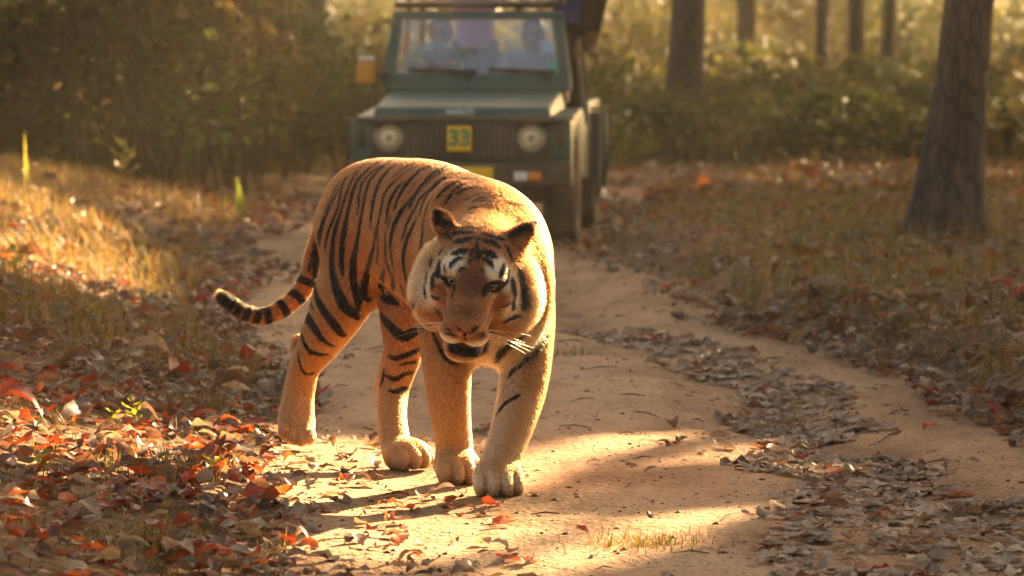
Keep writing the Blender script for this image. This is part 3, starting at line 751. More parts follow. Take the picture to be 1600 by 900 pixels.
M_chrome = plain('lamp_bezel', (.30, .29, .26), .3, .8)
M_amber = plain('amber_lens', (.60, .20, .015), .2)
M_white = plain('white_lens', (.65, .62, .58), .25)
M_yellow = plain('yellow_plate', (.80, .46, .015), .5)
M_greenink = plain('green_ink', (.05, .22, .10), .6)
M_letter = plain('pale_letters', (.55, .56, .56), .4)
M_slat = plain('slat_paint', (.06, .065, .055), .45, 0, .4, .7)
M_seat = plain('seat_vinyl', (.05, .05, .055), .6)
M_blue = plain('blue_cover', (.06, .22, .38), .5)
M_sticker = plain('green_sticker', (.05, .40, .25), .6); M_sticker2 = plain('blue_sticker', (.30, .45, .62), .6)
M_mirror = plain('amber_mirror_shell', (.55, .22, .03), .3)
M_glass, nt, b = mat('windscreen_glass')
gl = N(nt, 'ShaderNodeBsdfGlossy'); gl.inputs['Roughness'].default_value = .04; gl.inputs[0].default_value = (.9, .95, 1, 1)
trn = N(nt, 'ShaderNodeBsdfTransparent'); trn.inputs[0].default_value = (.80, .84, .84, 1); df = N(nt, 'ShaderNodeBsdfDiffuse'); df.inputs[0].default_value = (.42, .44, .46, 1)
fr = N(nt, 'ShaderNodeFresnel'); fr.inputs[0].default_value = 1.5; ad = N(nt, 'ShaderNodeMath', operation='ADD'); L(nt, fr.outputs[0], ad.inputs[0]); ad.inputs[1].default_value = .05
m1 = N(nt, 'ShaderNodeMixShader'); L(nt, ad.outputs[0], m1.inputs[0]); L(nt, trn.outputs[0], m1.inputs[1]); L(nt, gl.outputs[0], m1.inputs[2])
m2 = N(nt, 'ShaderNodeMixShader'); m2.inputs[0].default_value = .10; L(nt, m1.outputs[0], m2.inputs[1]); L(nt, df.outputs[0], m2.inputs[2]); L(nt, m2.outputs[0], nt.nodes['Material Output'].inputs[0])

JX, JY, JYAW = -.30, 26.35, R(-4.3)
JZ = (H1(JX - .6, JY) + H1(JX + .65, JY) + H1(JX - .4, JY + 2.4) + H1(JX + .8, JY + 2.4)) / 4 + .004
jeep = link('safari_jeep', None, None, (JX, JY, JZ), (0, 0, JYAW))
tag(jeep, 'dark green open safari jeep with yellow 33 plate on its grille', 'jeep')
def P_(): return MB()
# bonnet, wings, front
P_().hexa([(-.605, -.52, .885), (.605, -.52, .885), (.63, .64, .92), (-.63, .64, .92)], [(-.585, -.50, .957), (.585, -.50, .957), (.60, .62, 1.056), (-.60, .62, 1.056)]).build('bonnet', M_paint, jeep, .022, seg=3)
arch = [(.40 * math.cos(a), .34 + .40 * math.sin(a)) for a in np.linspace(R(15), R(165), 9)]
for s in (-1, 1):
    prof = [(-.585, .50), (-.585, .86), (-.50, .882), (.72, .925), (.78, .90), (.78, .46)] + [p for p in arch]
    P_().prism(prof, s * .600, s * .742).build('fender', M_paint, jeep, .018)
P_().box(-.742, .742, -.60, -.572, .585, .868).build('front_panel', M_paint, jeep, .01)
P_().box(-.60, .60, -.618, -.603, .605, .850).build('grille_surround', M_black, jeep, .006)
gp = P_().box(-.37, .37, -.628, -.621, .615, .842).build('grille', M_black, jeep, 0)
for k in range(19):
    x = -.351 + k * .039
    if abs(x) < .075: continue
    P_().box(x - .008, x + .008, -.648, -.629, .622, .836).build('slat', M_slat, gp, .004)
for s in (-1, 1):
    h = P_().lathe([(.0, -.655), (.04, -.652), (.072, -.642), (.086, -.625)], (s * .477, 0, .752), 'y', 28).build('headlight', M_lens, jeep)
    P_().lathe([(.0, -.660), (.022, -.6595), (.024, -.654)], (s * .477, 0, .752), 'y', 16).build('bulb_cap', M_chrome, h)
    P_().lathe([(.058, -.6505), (.062, -.654), (.066, -.6490)], (s * .477, 0, .752), 'y', 28).build('lens_ring', M_chrome, h)
    P_().lathe([(.084, -.640), (.094, -.648), (.103, -.640), (.103, -.6185)], (s * .477, 0, .752), 'y', 28).build('bezel', M_chrome, h)
    P_().box(s * .672 - .028, s * .672 + .028, -.612, -.602, .69, .81).build('side_lamp', M_black, jeep, .01)
# guard lip along the top of the nose
lip = P_().box(-.765, .765, -.665, -.60, .872, .892).build('guard_lip', M_black, jeep, .008)
for s in (-1, 1):
    P_().tube([(s * .30, -.675, .884), (s * .40, -.675, .862), (s * .58, -.675, .862), (s * .70, -.672, .884)], .013).build('guard_tube', M_black, jeep)
pl = P_().box(-.082, .082, -.690, -.676, .665, .832).build('number_plate', M_yellow, jeep, .004)
pl['label'] = 'yellow square plate reading 33'
def text(s, size, loc, material, parent, name='lettering', bold=.0):
    cu = bpy.data.curves.new(name, 'FONT'); cu.body = s; cu.size = size; cu.align_x = 'CENTER'; cu.align_y = 'CENTER'; cu.extrude = .002; cu.offset = bold
    o = bpy.data.objects.new(name, cu); col.objects.link(o); dg = bpy.context.evaluated_depsgraph_get(); me = bpy.data.meshes.new_from_object(o.evaluated_get(dg)); bpy.data.objects.remove(o)
    me.materials.append(material); return link(name, me, parent, loc, (R(90), 0, 0))
text('33', .150, (0, -.6935, .748), M_greenink, pl, bold=.006)
text('MARUTI', .052, (-.01, -.5225, .922), M_letter, jeep, bold=.002)
# bumper
bu = P_().prism([(-.60, .425), (-.72, .425), (-.735, .44), (-.735, .575), (-.72, .59), (-.60, .59)], -.752, .752).build('bumper', M_black, jeep, .008)
for s in (-1, 1):
    P_().box(s * .465 - .095, s * .465 - .005, -.750, -.7365, .470, .530).build('indicator', M_white if s > 0 else M_amber, jeep, .006)
    P_().box(s * .465 - .003, s * .465 + .090, -.750, -.7365, .470, .530).build('indicator', M_amber if s > 0 else M_white, jeep, .006)
pl2 = P_().box(-.23, .23, -.752, -.7375, .468, .562).build('number_plate', M_yellow, jeep, .003)
P_().box(-.46, .46, -.56, .62, .30, .60).box(-.60, .60, -.06, .06, .29, .39).build('axle', M_black, jeep, .02)
# wheels
def wheel(x, y, r=.345, w=.22):
    s = 1 if x > 0 else -1
    t = P_().lathe([(.215, -w * .42), (.26, -w * .5), (.31, -w * .52), (.335, -w * .46), (r - .006, -w * .34), (r - .006, w * .34), (.335, w * .46), (.31, w * .52), (.26, w * .5), (.215, w * .42)], (0, 0, 0), 'x', 40)
    root = link('wheel', None, jeep, (x, y, r))
    tr = t.build('tyre', M_rubber, root)
    P_().lathe([(.216, -w * .40), (.205, s * -w * .1), (.20, s * w * .1), (.12, s * w * .18), (.07, s * w * .40), (.0, s * w * .42)], (0, 0, 0), 'x', 24).build('rim', M_rim, root)
    tb = MB()
    for k in range(36):
        a = 2 * math.pi * k / 36
        for side, off in ((-1, 0), (1, .5)):
            aa = a + off * 2 * math.pi / 36; c, sn = math.cos(aa), math.sin(aa); V = []
            for xx in (side * w * .06, side * w * .47):
                for tt in (-.022, .022):
                    for rr in (r - .02, r): V.append((xx, rr * c - tt * sn, rr * sn + tt * c))
            tb.add(V, [[0, 1, 3, 2], [4, 6, 7, 5], [0, 4, 5, 1], [2, 3, 7, 6], [0, 2, 6, 4], [1, 5, 7, 3]])
    o = tb.build('tread', M_rubber, root); o['kind'] = 'stuff'
for y in (0, 2.375):
    for s in (-1, 1): wheel(s * .645, y)
# windscreen
A = [(-.675, .66, 1.050), (.675, .66, 1.050), (.600, .85, 1.605), (-.600, .85, 1.605)]; A = [np.array(p) for p in A]
def wq(u, v, d=0): p = (A[0] * (1 - u) + A[1] * u) * (1 - v) + (A[3] * (1 - u) + A[2] * u) * v; return p + np.array([0, -.946, .323]) * d
def wbar(u0, u1, v0, v1, d0, d1): return P_().hexa([wq(u0, v0, d0), wq(u1, v0, d0), wq(u1, v1, d0), wq(u0, v1, d0)], [wq(u0, v0, d1), wq(u1, v0, d1), wq(u1, v1, d1), wq(u0, v1, d1)])
ws = wbar(0, 1, 0, .20, -.02, .02).build('windscreen_frame', M_paint, jeep, .010)
wbar(0, 1, .90, 1, -.02, .02).build('header', M_paint, ws, .010)
wbar(0, .065, .203, .897, -.019, .019).build('pillar', M_paint, ws, .008); wbar(.935, 1, .203, .897, -.019, .019).build('pillar', M_paint, ws, .008)
wbar(.066, .934, .204, .896, -.003, .003).build('windscreen', M_glass, jeep)
sq = lambda u0, u1, v0, v1, name, m: wbar(u0, u1, v0, v1, .0035, .0050).build(name, m, jeep)
sq(.885, .93, .22, .36, 'sticker', M_sticker); sq(.855, .92, .48, .62, 'sticker', M_sticker2); sq(.085, .105, .45, .75, 'sticker', M_mirror)
for u0, u1 in ((.13, .50), (.56, .92)):
    w = P_().tube([wq(u0, .255, .028), wq((u0 + u1) / 2, .235, .034), wq(u1, .225, .028)], .011, 8).build('wiper', M_black, jeep)
    P_().tube([wq(u1 - .06, .10, .022), wq(u1 - .03, .16, .04), wq((u0 + u1) / 2 + .03, .242, .04)], .009, 8).build('arm', M_black, w)
P_().box(-.64, .64, .68, .98, .95, 1.105).build('dashboard', M_black, jeep, .03)
M3 = np.array(Euler((R(-62), 0, 0)).to_matrix())
P_().torus((-.33, 1.08, 1.20), .19, .018, M3).build('steering_wheel', M_blue, jeep)
P_().tube([(-.33, .95, 1.08), (-.33, 1.08, 1.20)], .025).torus((-.33, 1.08, 1.20), .03, .03, M3, 16, 8).build('steering_column', M_black, jeep)
# tub
for s in (-1, 1):
    prof = [(.785, .42), (.785, .93), (1.1, .80), (1.45, .78), (1.62, .95), (3.05, .95), (3.05, .50)] + [(2.375 + p[0], p[1] + .02) for p in arch] + [(1.9, .42)]
    P_().prism(prof, s * .700, s * .742).build('side_panel', M_paint, jeep, .008)
    P_().box(s * .70, s * .80, 1.95, 2.80, .74, .78).build('fender_flare', M_black, jeep, .01)
P_().box(-.70, .70, 3.01, 3.05, .45, .95).build('tailgate', M_paint, jeep, .008)
P_().box(-.70, .70, .66, 3.01, .42, .46).build('floor_pan', M_black, jeep)
for x in (-.34, .34):
    st_ = P_().box(x - .23, x + .23, 1.42, 1.90, .60, .72).build('seat', M_seat, jeep, .04)
    P_().hexa([(x - .22, 1.86, .66), (x + .22, 1.86, .66), (x + .22, 1.96, .66), (x - .22, 1.96, .66)], [(x - .20, 1.96, 1.18), (x + .20, 1.96, 1.18), (x + .20, 2.04, 1.18), (x - .20, 2.04, 1.18)]).build('backrest', M_seat, st_, .03)
P_().box(-.62, .62, 2.50, 2.95, .60, .98).build('rear_bench', M_seat, jeep, .04)
# hoop and rails over the seats
for s in (-1, 1):
    P_().tube([(s * .58, .90, 1.65), (s * .60, 1.9, 1.76), (s * .60, 2.95, 1.76), (s * .62, 3.0, .95)], .022).build('roof_rail', M_black, jeep)
    P_().tube([(s * .60, 1.98, 1.74), (s * .66, 2.0, .93)], .022).build('post', M_black, jeep)
P_().tube([(-.60, .90, 1.650), (.60, .90, 1.650)], .026).build('roof_bar', M_black, jeep)
P_().tube([(-.60, 1.98, 1.77), (.60, 1.98, 1.77)], .022).build('roof_bar', M_black, jeep)
# amber lamp-mirror on its stalk, and the guard beside the rear wheel
mr = P_().box(-.83, -.705, .54, .60, 1.10, 1.255).build('side_mirror', M_mirror, jeep, .018, seg=3)
P_().box(-.82, -.715, .53, .61, 1.257, 1.285).build('cap', M_white, mr, .01); P_().box(-.703, -.64, .56, .68, 1.13, 1.175).build('stalk', M_black, mr)
sg = P_().hexa([(.745, 1.62, .36), (.80, 1.62, .30), (.88, 1.62, .52), (.88, 1.62, .88)], [(.745, 1.66, .36), (.80, 1.66, .30), (.88, 1.66, .52), (.88, 1.66, .88)])
sg.add([(.745, 1.62, .88), (.745, 1.66, .88), (.88, 1.62, .88), (.88, 1.66, .88), (.745, 1.62, .36), (.745, 1.66, .36)], [[0, 2, 3, 1], [4, 0, 1, 5]])
sg = P_().prism([(1.62, .88), (1.62, .34), (1.66, .34), (1.66, .88)], .745, .87).build('side_guard', M_paint, jeep, .006)
P_().tube([(.75, 1.60, .90), (.89, 1.60, .90), (.89, 1.60, .55), (.80, 1.60, .27), (.75, 1.60, .27)], .016).build('guard_tube', M_black, sg)
P_().tube([(.82, 1.595, .88), (.82, 1.595, .34)], .013).build('guard_tube', M_rim, sg)
P_().box(.76, .90, 1.56, 1.70, .225, .26).build('step', M_rim, sg, .008)
print('jeep built', round(time.time() - T0, 1))

# ------------------------------------------------------------------ people in the vehicle
m_person, nt, b = mat('cloth_and_skin'); a = N(nt, 'ShaderNodeAttribute', attribute_name='coat'); L(nt, a.outputs['Color'], b.inputs['Base Color']); b.inputs['Roughness'].default_value = .75; b.inputs['Specular IOR Level'].default_value = .2
SKIN = np.array([.30, .155, .09]); HAIR = np.array([.015, .012, .01])
def person(label, J, shirt, trousers, facing=(0, -1, 0), sleeve=.6, hcol=HAIR, h=.0135):
    """J: joints in the vehicle's frame: pelvis chest neck head, and l/r shoulder elbow wrist, hip knee ankle toe"""
    J = {k: np.array(v, float) for k, v in J.items()}
    fwd = np.array(facing, float); fwd /= np.linalg.norm(fwd); up = np.array([0, 0, 1.0]); rt = np.cross(fwd, up)
    X = np.array([1.0, 0, 0])
    pr = {'torso': [Tube([[*J['pelvis'], .155, .115], [*(J['pelvis'] * .55 + J['chest'] * .45), .14, .105], [*J['chest'], .175, .125], [*(J['chest'] * .35 + J['neck'] * .65), .15, .10]], rt, .05),
                    Tube([[*J['lsh'], .06, .06], [*J['rsh'], .06, .06]], up, .06)],
          'head': [Tube([[*J['neck'], .056, .056], [*(J['head'] - up * .07), .054, .056]], rt, .03), Ell(J['head'] + up * .03, (.078, .098, .105), np.array([rt, fwd, up]).T, .03),
                   Ell(J['head'] - up * .05 + fwd * .025, (.058, .068, .068), np.array([rt, fwd, up]).T, .03), Ell(J['head'] + fwd * .10 - up * .012, (.014, .018, .022), np.array([rt, fwd, up]).T, .012),
                   Ell(J['head'] + rt * .078 - up * .005, (.012, .022, .032), np.array([rt, fwd, up]).T, .006), Ell(J['head'] - rt * .078 - up * .005, (.012, .022, .032), np.array([rt, fwd, up]).T, .006)],
          'arms': [], 'legs': []}
    for s in 'lr':
        pr['arms'].append(Tube([[*J[s + 'sh'], .062, .062], [*J[s + 'el'], .046, .046], [*(J[s + 'el'] * .6 + J[s + 'wr'] * .4), .042, .042], [*J[s + 'wr'], .030, .026]], up, .03))
        d = J[s + 'wr'] - J[s + 'el']; d /= np.linalg.norm(d); sd = np.cross(d, up) + 1e-6; sd /= np.linalg.norm(sd); pn = np.cross(sd, d)
        w = J[s + 'wr']; pr['arms'].append(Tube([[*w, .03, .022], [*(w + d * .05), .043, .017], [*(w + d * .085), .042, .015]], sd, .015))
        for k, (o, ln) in enumerate(((-.031, .062), (-.0105, .075), (.0105, .07), (.031, .055))):
            q = w + d * .085 + sd * o; pr['arms'].append(Tube([[*q, .0095, .0095], [*(q + d * ln * .5), .009, .009], [*(q + d * ln * .75 - pn * ln * .45), .008, .008]], sd, .006))
        q = w + d * .03 - sd * .036; pr['arms'].append(Tube([[*q, .011, .011], [*(q - sd * .025 + d * .03), .010, .010], [*(q - sd * .03 + d * .055 - pn * .015), .009, .009]], pn, .008))
        pr['legs'].append(Tube([[*J[s + 'hip'], .092, .092], [*(J[s + 'hip'] * .5 + J[s + 'kn'] * .5), .08, .08], [*J[s + 'kn'], .072, .07], [*(J[s + 'kn'] * .6 + J[s + 'an'] * .4), .070, .068], [*J[s + 'an'], .055, .05]], rt, .04))
        f = J[s + 'toe'] - J[s + 'an']; pr['legs'].append(Tube([[*(J[s + 'an'] - up * .03), .036, .04], [*(J[s + 'an'] + f * .55 - up * .045), .042, .032], [*(J[s + 'toe'] - up * .05), .036, .018]], rt, .02))
    def f1(Q, parts=False):
        o = {g: group_eval(p, [], Q) for g, p in pr.items()}; D = o['torso']
        for g in ('legs', 'arms', 'head'): D = smin(D, o[g], .025)
        return (D, o) if parts else D
    allp = np.array(list(J.values())); V, F = surface(h, allp.min(0) - .22, allp.max(0) + .24, pool(f1))
    _, o = f1(V, True)
    C = np.tile(np.array(shirt, float), (len(V), 1))
    C[(o['legs'] < o['torso'] - .0) | (V[:, 2] < J['pelvis'][2] - .03)] = trousers
    C[o['head'] < np.minimum(o['torso'], o['arms'])] = SKIN
    for s in 'lr':
        ab = J[s + 'wr'] - J[s + 'el']; t = ((V - J[s + 'el']) @ ab) / (ab @ ab); near = np.linalg.norm(V - J[s + 'el'] - np.clip(t, 0, 1.7)[:, None] * ab, axis=1) < .09
        C[(o['arms'] < o['torso']) & near & (t > sleeve)] = SKIN
        C[np.linalg.norm(V - (J[s + 'an'] * .5 + J[s + 'toe'] * .5 - up * .03), axis=1) < .14] = SKIN * .8
    Q = (V - J['head'])
    for s in (-1, 1): C[np.linalg.norm(Q - (fwd * .088 + rt * s * .032 + up * .012), axis=1) < .014] = (.02, .015, .012)
    C[np.linalg.norm((Q - (fwd * .09 - up * .062)) * np.array([.5, 1, 1.6]), axis=1) < .015] = SKIN * .55
    bz = J['pelvis'] * np.array([1, 1, 0]) + np.array([0, 0, V[:, 2].min()])
    me = mesh_np('person', V - bz, F, [m_person]); attr_col(me, 'coat', C * (.85 + .3 * rl.random((len(V), 1)) * .5 + .075))
    mw = Matrix.Translation((JX, JY, JZ)) @ Matrix.Rotation(JYAW, 4, 'Z') @ Matrix.Translation(bz.tolist())
    p = link('person', me); p.matrix_world = mw; tag(p, label, 'person')
    hb = bmesh.new(); bmesh.ops.create_icosphere(hb, subdivisions=3, radius=1)
    for v in list(hb.verts):
        c = v.co; q = np.array(rt) * c.x * .088 + fwd * c.y * .106 + up * c.z * .112
        n_ = fbm(np.array([c.x * 5 + c.z * 3]), np.array([c.y * 5]), 2, 2)[0]; v.co = Vector(J['head'] + up * .035 - fwd * .012 + q * (1 + .06 * n_) - bz)
    cut = [f for f in hb.faces if (lambda c: (c @ fwd > .035 and c @ up < .075) or c @ up < -.03)(np.array(f.calc_center_median()) + bz - J['head'])]
    bmesh.ops.delete(hb, geom=cut, context='FACES')
    hm = bpy.data.meshes.new('hair'); hb.to_mesh(hm); hb.free(); attr_col(hm, 'coat', np.tile(hcol, (len(hm.vertices), 1))); hm.materials.append(m_person); hm.polygons.foreach_set('use_smooth', [True] * len(hm.polygons)); link('hair', hm, p)
    return p
def seated(x, y, hand_l, hand_r, lean=0.0):
    return dict(pelvis=(x, y, .80), chest=(x, y - lean + .02, 1.13), neck=(x, y - lean, 1.30), head=(x, y - lean - .02, 1.43), lsh=(x + .17, y - lean, 1.25), rsh=(x - .17, y - lean, 1.25),
                lel=(x + .25, y - .2, 1.05), rel=(x - .25, y - .2, 1.05), lwr=hand_l, rwr=hand_r, lhip=(x + .09, y, .80), rhip=(x - .09, y, .80), lkn=(x + .12, y - .42, .88), rkn=(x - .12, y - .42, .88), lan=(x + .12, y - .60, .53), ran=(x - .12, y - .60, .53), ltoe=(x + .12, y - .80, .53), rtoe=(x - .12, y - .80, .53))
person('driver in a dark shirt seated behind the blue steering wheel', seated(-.34, 1.70, (-.18, 1.16, 1.20), (-.48, 1.16, 1.20), .06), (.06, .07, .09), (.04, .04, .05))
person('front passenger in a grey shirt seated beside the driver', seated(.33, 1.70, (.43, 1.38, .96), (.22, 1.38, .96)), (.28, .27, .28), (.10, .09, .09))
x, y = -.16, 2.42
person('passenger in a lilac top standing behind the driver, holding the roof bar', dict(pelvis=(x, y, 1.36), chest=(x, y - .05, 1.70), neck=(x, y - .10, 1.90), head=(x, y - .13, 2.03), lsh=(x + .17, y - .08, 1.84), rsh=(x - .17, y - .08, 1.84), lel=(x + .22, y - .26, 1.70), rel=(x - .26, y - .26, 1.70),
       lwr=(x + .14, 2.06, 1.79), rwr=(x - .16, 2.06, 1.79), lhip=(x + .09, y, 1.34), rhip=(x - .09, y, 1.34), lkn=(x + .10, y - .04, .93), rkn=(x - .10, y - .04, .93), lan=(x + .10, y, .53), ran=(x - .10, y, .53), ltoe=(x + .12, y - .2, .53), rtoe=(x - .12, y - .2, .53)), (.48, .26, .50), (.10, .10, .14))
x, y = .63, 1.46
person('person in blue shirt and dark trousers standing, one foot raised at the vehicle side', dict(pelvis=(x, y, 1.56), chest=(x - .02, y - .08, 1.88), neck=(x - .04, y - .16, 2.07), head=(x - .05, y - .21, 2.20), lsh=(x + .15, y - .12, 2.01), rsh=(x - .20, y - .12, 2.01), lel=(x + .12, y - .30, 1.84), rel=(x - .26, y - .34, 1.86),
       lwr=(x - .10, .985, 1.70), rwr=(x - .32, .985, 1.70), lhip=(x + .08, y, 1.52), rhip=(x - .06, y, 1.52), lkn=(x + .20, y - .16, 1.76), rkn=(x + .0, y - .04, 1.06), lan=(x + .12, y + .02, 1.36), ran=(x + .0, y + .03, .54), ltoe=(x + .17, y - .19, 1.35), rtoe=(x + .0, y - .17, .53)), (.04, .06, .20), (.025, .022, .025), sleeve=.75)
print('people built', round(time.time() - T0, 1))
# ------------------------------------------------------------------ tiger: shape
# body frame of the tiger: f forward, l to its own left, z up
HX, HY = -0.493, 13.15
FX, FY = 0.45, -0.893
def B(f, l, z): return np.array([HX + f * FX - l * FY, HY + f * FY + l * FX, z])
SIDE = np.array([-FY, FX, 0.0])
FWD = np.array([FX, FY, 0.0])

def st(px, py, Y, w, h=None): return [*at(px, py, Y), w, w if h is None else h]

GR = {}          # group -> (prims, subs)
def Bs(f, z, w, h, l=0): return [*B(f, l, z), w, h]
GR['torso'] = ([Tube([Bs(-.15, .80, .07, .09), Bs(-.07, .83, .135, .155), Bs(.06, .83, .165, .192), Bs(.26, .815, .163, .215),
                      Bs(.5, .785, .18, .245), Bs(.75, .725, .185, .265), Bs(.95, .67, .175, .275), Bs(1.10, .63, .13, .21)], SIDE, .05),
                Tube([[*B(.80, 0, .80), .16, .16], [*B(.98, -.03, .80), .15, .16], [*at(754, 405, 12.07), .15, .145], [*at(752, 420, 11.97), .135, .135]], SIDE, .07),
                Ell(B(.92, .095, .75), (.075, .16, .15), np.array([SIDE, FWD, [0, 0, 1]]).T, .06),
                Ell(B(.90, -.112, .835), (.070, .13, .15), np.array([SIDE, FWD, [0, 0, 1]]).T, .035),
                ], [])
def paw(c, ang, s=1.0, tilt=0.0, kt=.0045):
    """four toes and a pad; ang is the heading, tilt drops the toes"""
    f = np.array([math.sin(ang), -math.cos(ang), 0.0]); l = np.array([-f[1], f[0], 0.0])   # l: the animal's left
    f2 = f * math.cos(tilt) - np.array([0, 0, 1]) * math.sin(tilt); u2 = f * math.sin(tilt) + np.array([0, 0, 1]) * math.cos(tilt)
    M = np.array([l, f2, u2]).T
    P = lambda a, b, z: c + l * a * s + f2 * b * s + u2 * z * s
    pr = [Ell(P(0, -.005, .055), np.array((.066, .075, .05)) * s, M, .03)]
    for a, b in ((-.053, .035), (-.019, .062), (.019, .062), (.053, .035)):
        pr.append(Ell(P(a, b, .036), np.array((.0212, .045, .036)) * s, M, kt))
        pr.append(Ell(P(a * .95, b - .03, .06), np.array((.021, .045, .027)) * s, M, .018))
    return pr
HEAD_ANG = math.atan2(FX, -FY)
pLF = at(777, 752, 12.02); pLF[2] = 0
pRF = at(713, 742, 12.37); pRF[2] = 0
pLH = at(636, 726, 12.80); pLH[2] = 0
pRH = at(464, 668, 13.30); pRH[2] = .075
GR['lf'] = ([Tube([st(800, 395, 12.38, .10, .15), st(812, 450, 12.40, .095, .14), st(822, 510, 12.36, .085, .115), st(823, 560, 12.28, .077, .09), st(816, 610, 12.22, .074, .080),
                   st(804, 655, 12.15, .068, .07), st(791, 695, 12.10, .061, .062), st(781, 728, 12.06, .063, .060)], SIDE, .04)] + paw(pLF, R(8), 1.06), [])
GR['rf'] = ([Tube([st(706, 400, 12.27, .09, .15), st(700, 460, 12.30, .09, .14), st(697, 520, 12.33, .082, .105), st(699, 580, 12.33, .073, .085), st(703, 640, 12.37, .064, .07),
                   st(709, 690, 12.42, .058, .060), st(712, 724, 12.41, .062, .060)], SIDE, .04)] + paw(pRF, R(20), 1.0), [])
GR['rh'] = ([Tube([[*B(.02, -.085, .80), .10, .16], st(553, 420, 13.09, .10, .155), st(530, 475, 13.12, .085, .125), st(505, 523, 13.20, .066, .088), st(478, 568, 13.32, .052, .060),
                   st(468, 608, 13.36, .053, .052), st(464, 640, 13.35, .060, .050), st(463, 662, 13.33, .066, .048), st(466, 678, 13.30, .055, .040)], SIDE, .05),
             Ell(at(468, 541, 13.38), (.03, .035, .045), None, .03)]
            + [Ell(at(px_, py_, 13.27), (.0205, .030, .028), None, .005) for px_, py_ in ((444, 672), (457, 680), (471, 685), (484, 682))], [])
GR['lh'] = ([Tube([[*B(.05, .085, .78), .10, .16], st(640, 440, 13.02, .09, .14), st(632, 490, 12.97, .076, .105), st(630, 545, 12.98, .062, .08), st(615, 600, 13.04, .055, .06),
                   st(612, 650, 12.96, .048, .05), st(617, 690, 12.88, .05, .05), st(624, 714, 12.84, .052, .05)], SIDE, .05),
             Ell(at(600, 603, 13.09), (.03, .035, .045), None, .03)] + paw(pLH, R(38), .95), [])
GR['tail'] = ([Tube([[*B(-.10, 0, .87), .05, .05], [*B(-.24, -.02, .83), .04, .04], st(494, 395, 13.50, .036), st(484, 432, 13.50, .033), st(466, 462, 13.48, .031), st(440, 483, 13.46, .030),
                     st(410, 494, 13.44, .028), st(380, 487, 13.42, .026), st(356, 471, 13.42, .025), st(345, 462, 13.42, .020)], SIDE, .04)], [])

# head in its own frame: y along the muzzle, z up
H_PITCH, H_ROLL, H_YAW = R(28), R(9), R(1.5)
HM = Matrix.Rotation(math.pi - H_YAW, 3, 'Z') @ Matrix.Rotation(-H_PITCH, 3, 'X')
HM = np.array(Matrix.Rotation(H_ROLL, 3, 'Y') @ HM)
EYE = (.061, .098, .036)
H_C = at(738, 443, 11.80) - HM @ np.array([0, EYE[1], EYE[2]])
def hp(x, y, z): return H_C + HM @ np.array([x, y, z], float)
def he(c, r, k=.02, rot=None):
    M = HM if rot is None else HM @ np.array(Euler(rot).to_matrix())
    return Ell(hp(*c), r, M, k)
def ht(sts, k=.02): return Tube([[*hp(*s[:3]), s[3], s[4]] for s in sts], HM[:, 0], k)
hd, hs = [], []
hd += [he((0, -.035, .03), (.108, .13, .098), .03)]
hd += [ht([(0, -.13, -.05, .15, .15), (0, -.04, -.06, .135, .13)], .06)]
hd += [ht([(0, .02, .058, .076, .048), (0, .10, .036, .070, .042), (0, .175, -.004, .062, .038), (0, .225, -.030, .050, .032)], .03)]
hd += [ht([(0, .04, -.03, .085, .08), (0, .13, -.050, .074, .060), (0, .19, -.066, .064, .044)], .03)]
for s in (-1, 1):
    hd += [he((s * .090, .02, -.02), (.052, .080, .065), .04),
           he((s * .060, .068, .066), (.036, .036, .020), .03, (0, 0, s * .3)),
           he((s * .036, .208, -.077), (.040, .044, .032), .012),
           he((s * .120 - .025 * (s > 0), -.06, -.085), (.056 - .010 * (s > 0), .060, .105), .075, (0, s * .22, 0)),
           he((s * 0.128 - .028 * (s > 0), -.05, -.125), (.050, .06, .075), .075, (0, s * .6, 0)),
           he((s * .09, -.0, -.125), (.055, .06, .07), .05)]
hd += [he((0, .247, -.040), (.029, .020, .021), .012), he((0, .236, -.026), (.034, .03, .016), .015)]
hd += [ht([(0, -.02, -.14, .08, .06), (0, .08, -.158, .066, .036), (0, .155, -.168, .056, .026)], .03), he((0, .180, -.166), (.050, .030, .028), .015)]
hs += [he((0, .185, -.122), (.057, .065, .019), .008), he((0, .10, -.122), (.045, .06, .015), .008)]
for s in (-1, 1):
    hs += [he((s * EYE[0], EYE[1] + .012, EYE[2] + .002), (.023, .022, .014), .010, (0, s * .3, 0)), he((s * .014, .266, -.042), (.007, .012, .006), .006)]
# ears: a cupped shell each
for s in (-1, 1):
    e = (0, s * .62, -s * .35)
    hd += [he((s * .116, -.085, .116), (.036, .019, .046), .03, e), he((s * .139, -.088, .143), (.020, .013, .027), .02, e)]
    hs += [he((s * .124, -.062, .128), (.028, .018, .042), .010, e)]
GR['head'] = (hd, hs)

def sdf1(Q, parts=False):
    out = {g: group_eval(p, s, Q) for g, (p, s) in GR.items()}
    D = out['torso']
    for g, k in (('lf', .05), ('rf', .05), ('rh', .05), ('lh', .05), ('tail', .03), ('head', .05)):
        D = smin(D, out[g], k)
    return (D, out) if parts else D

sdf = pool(sdf1)
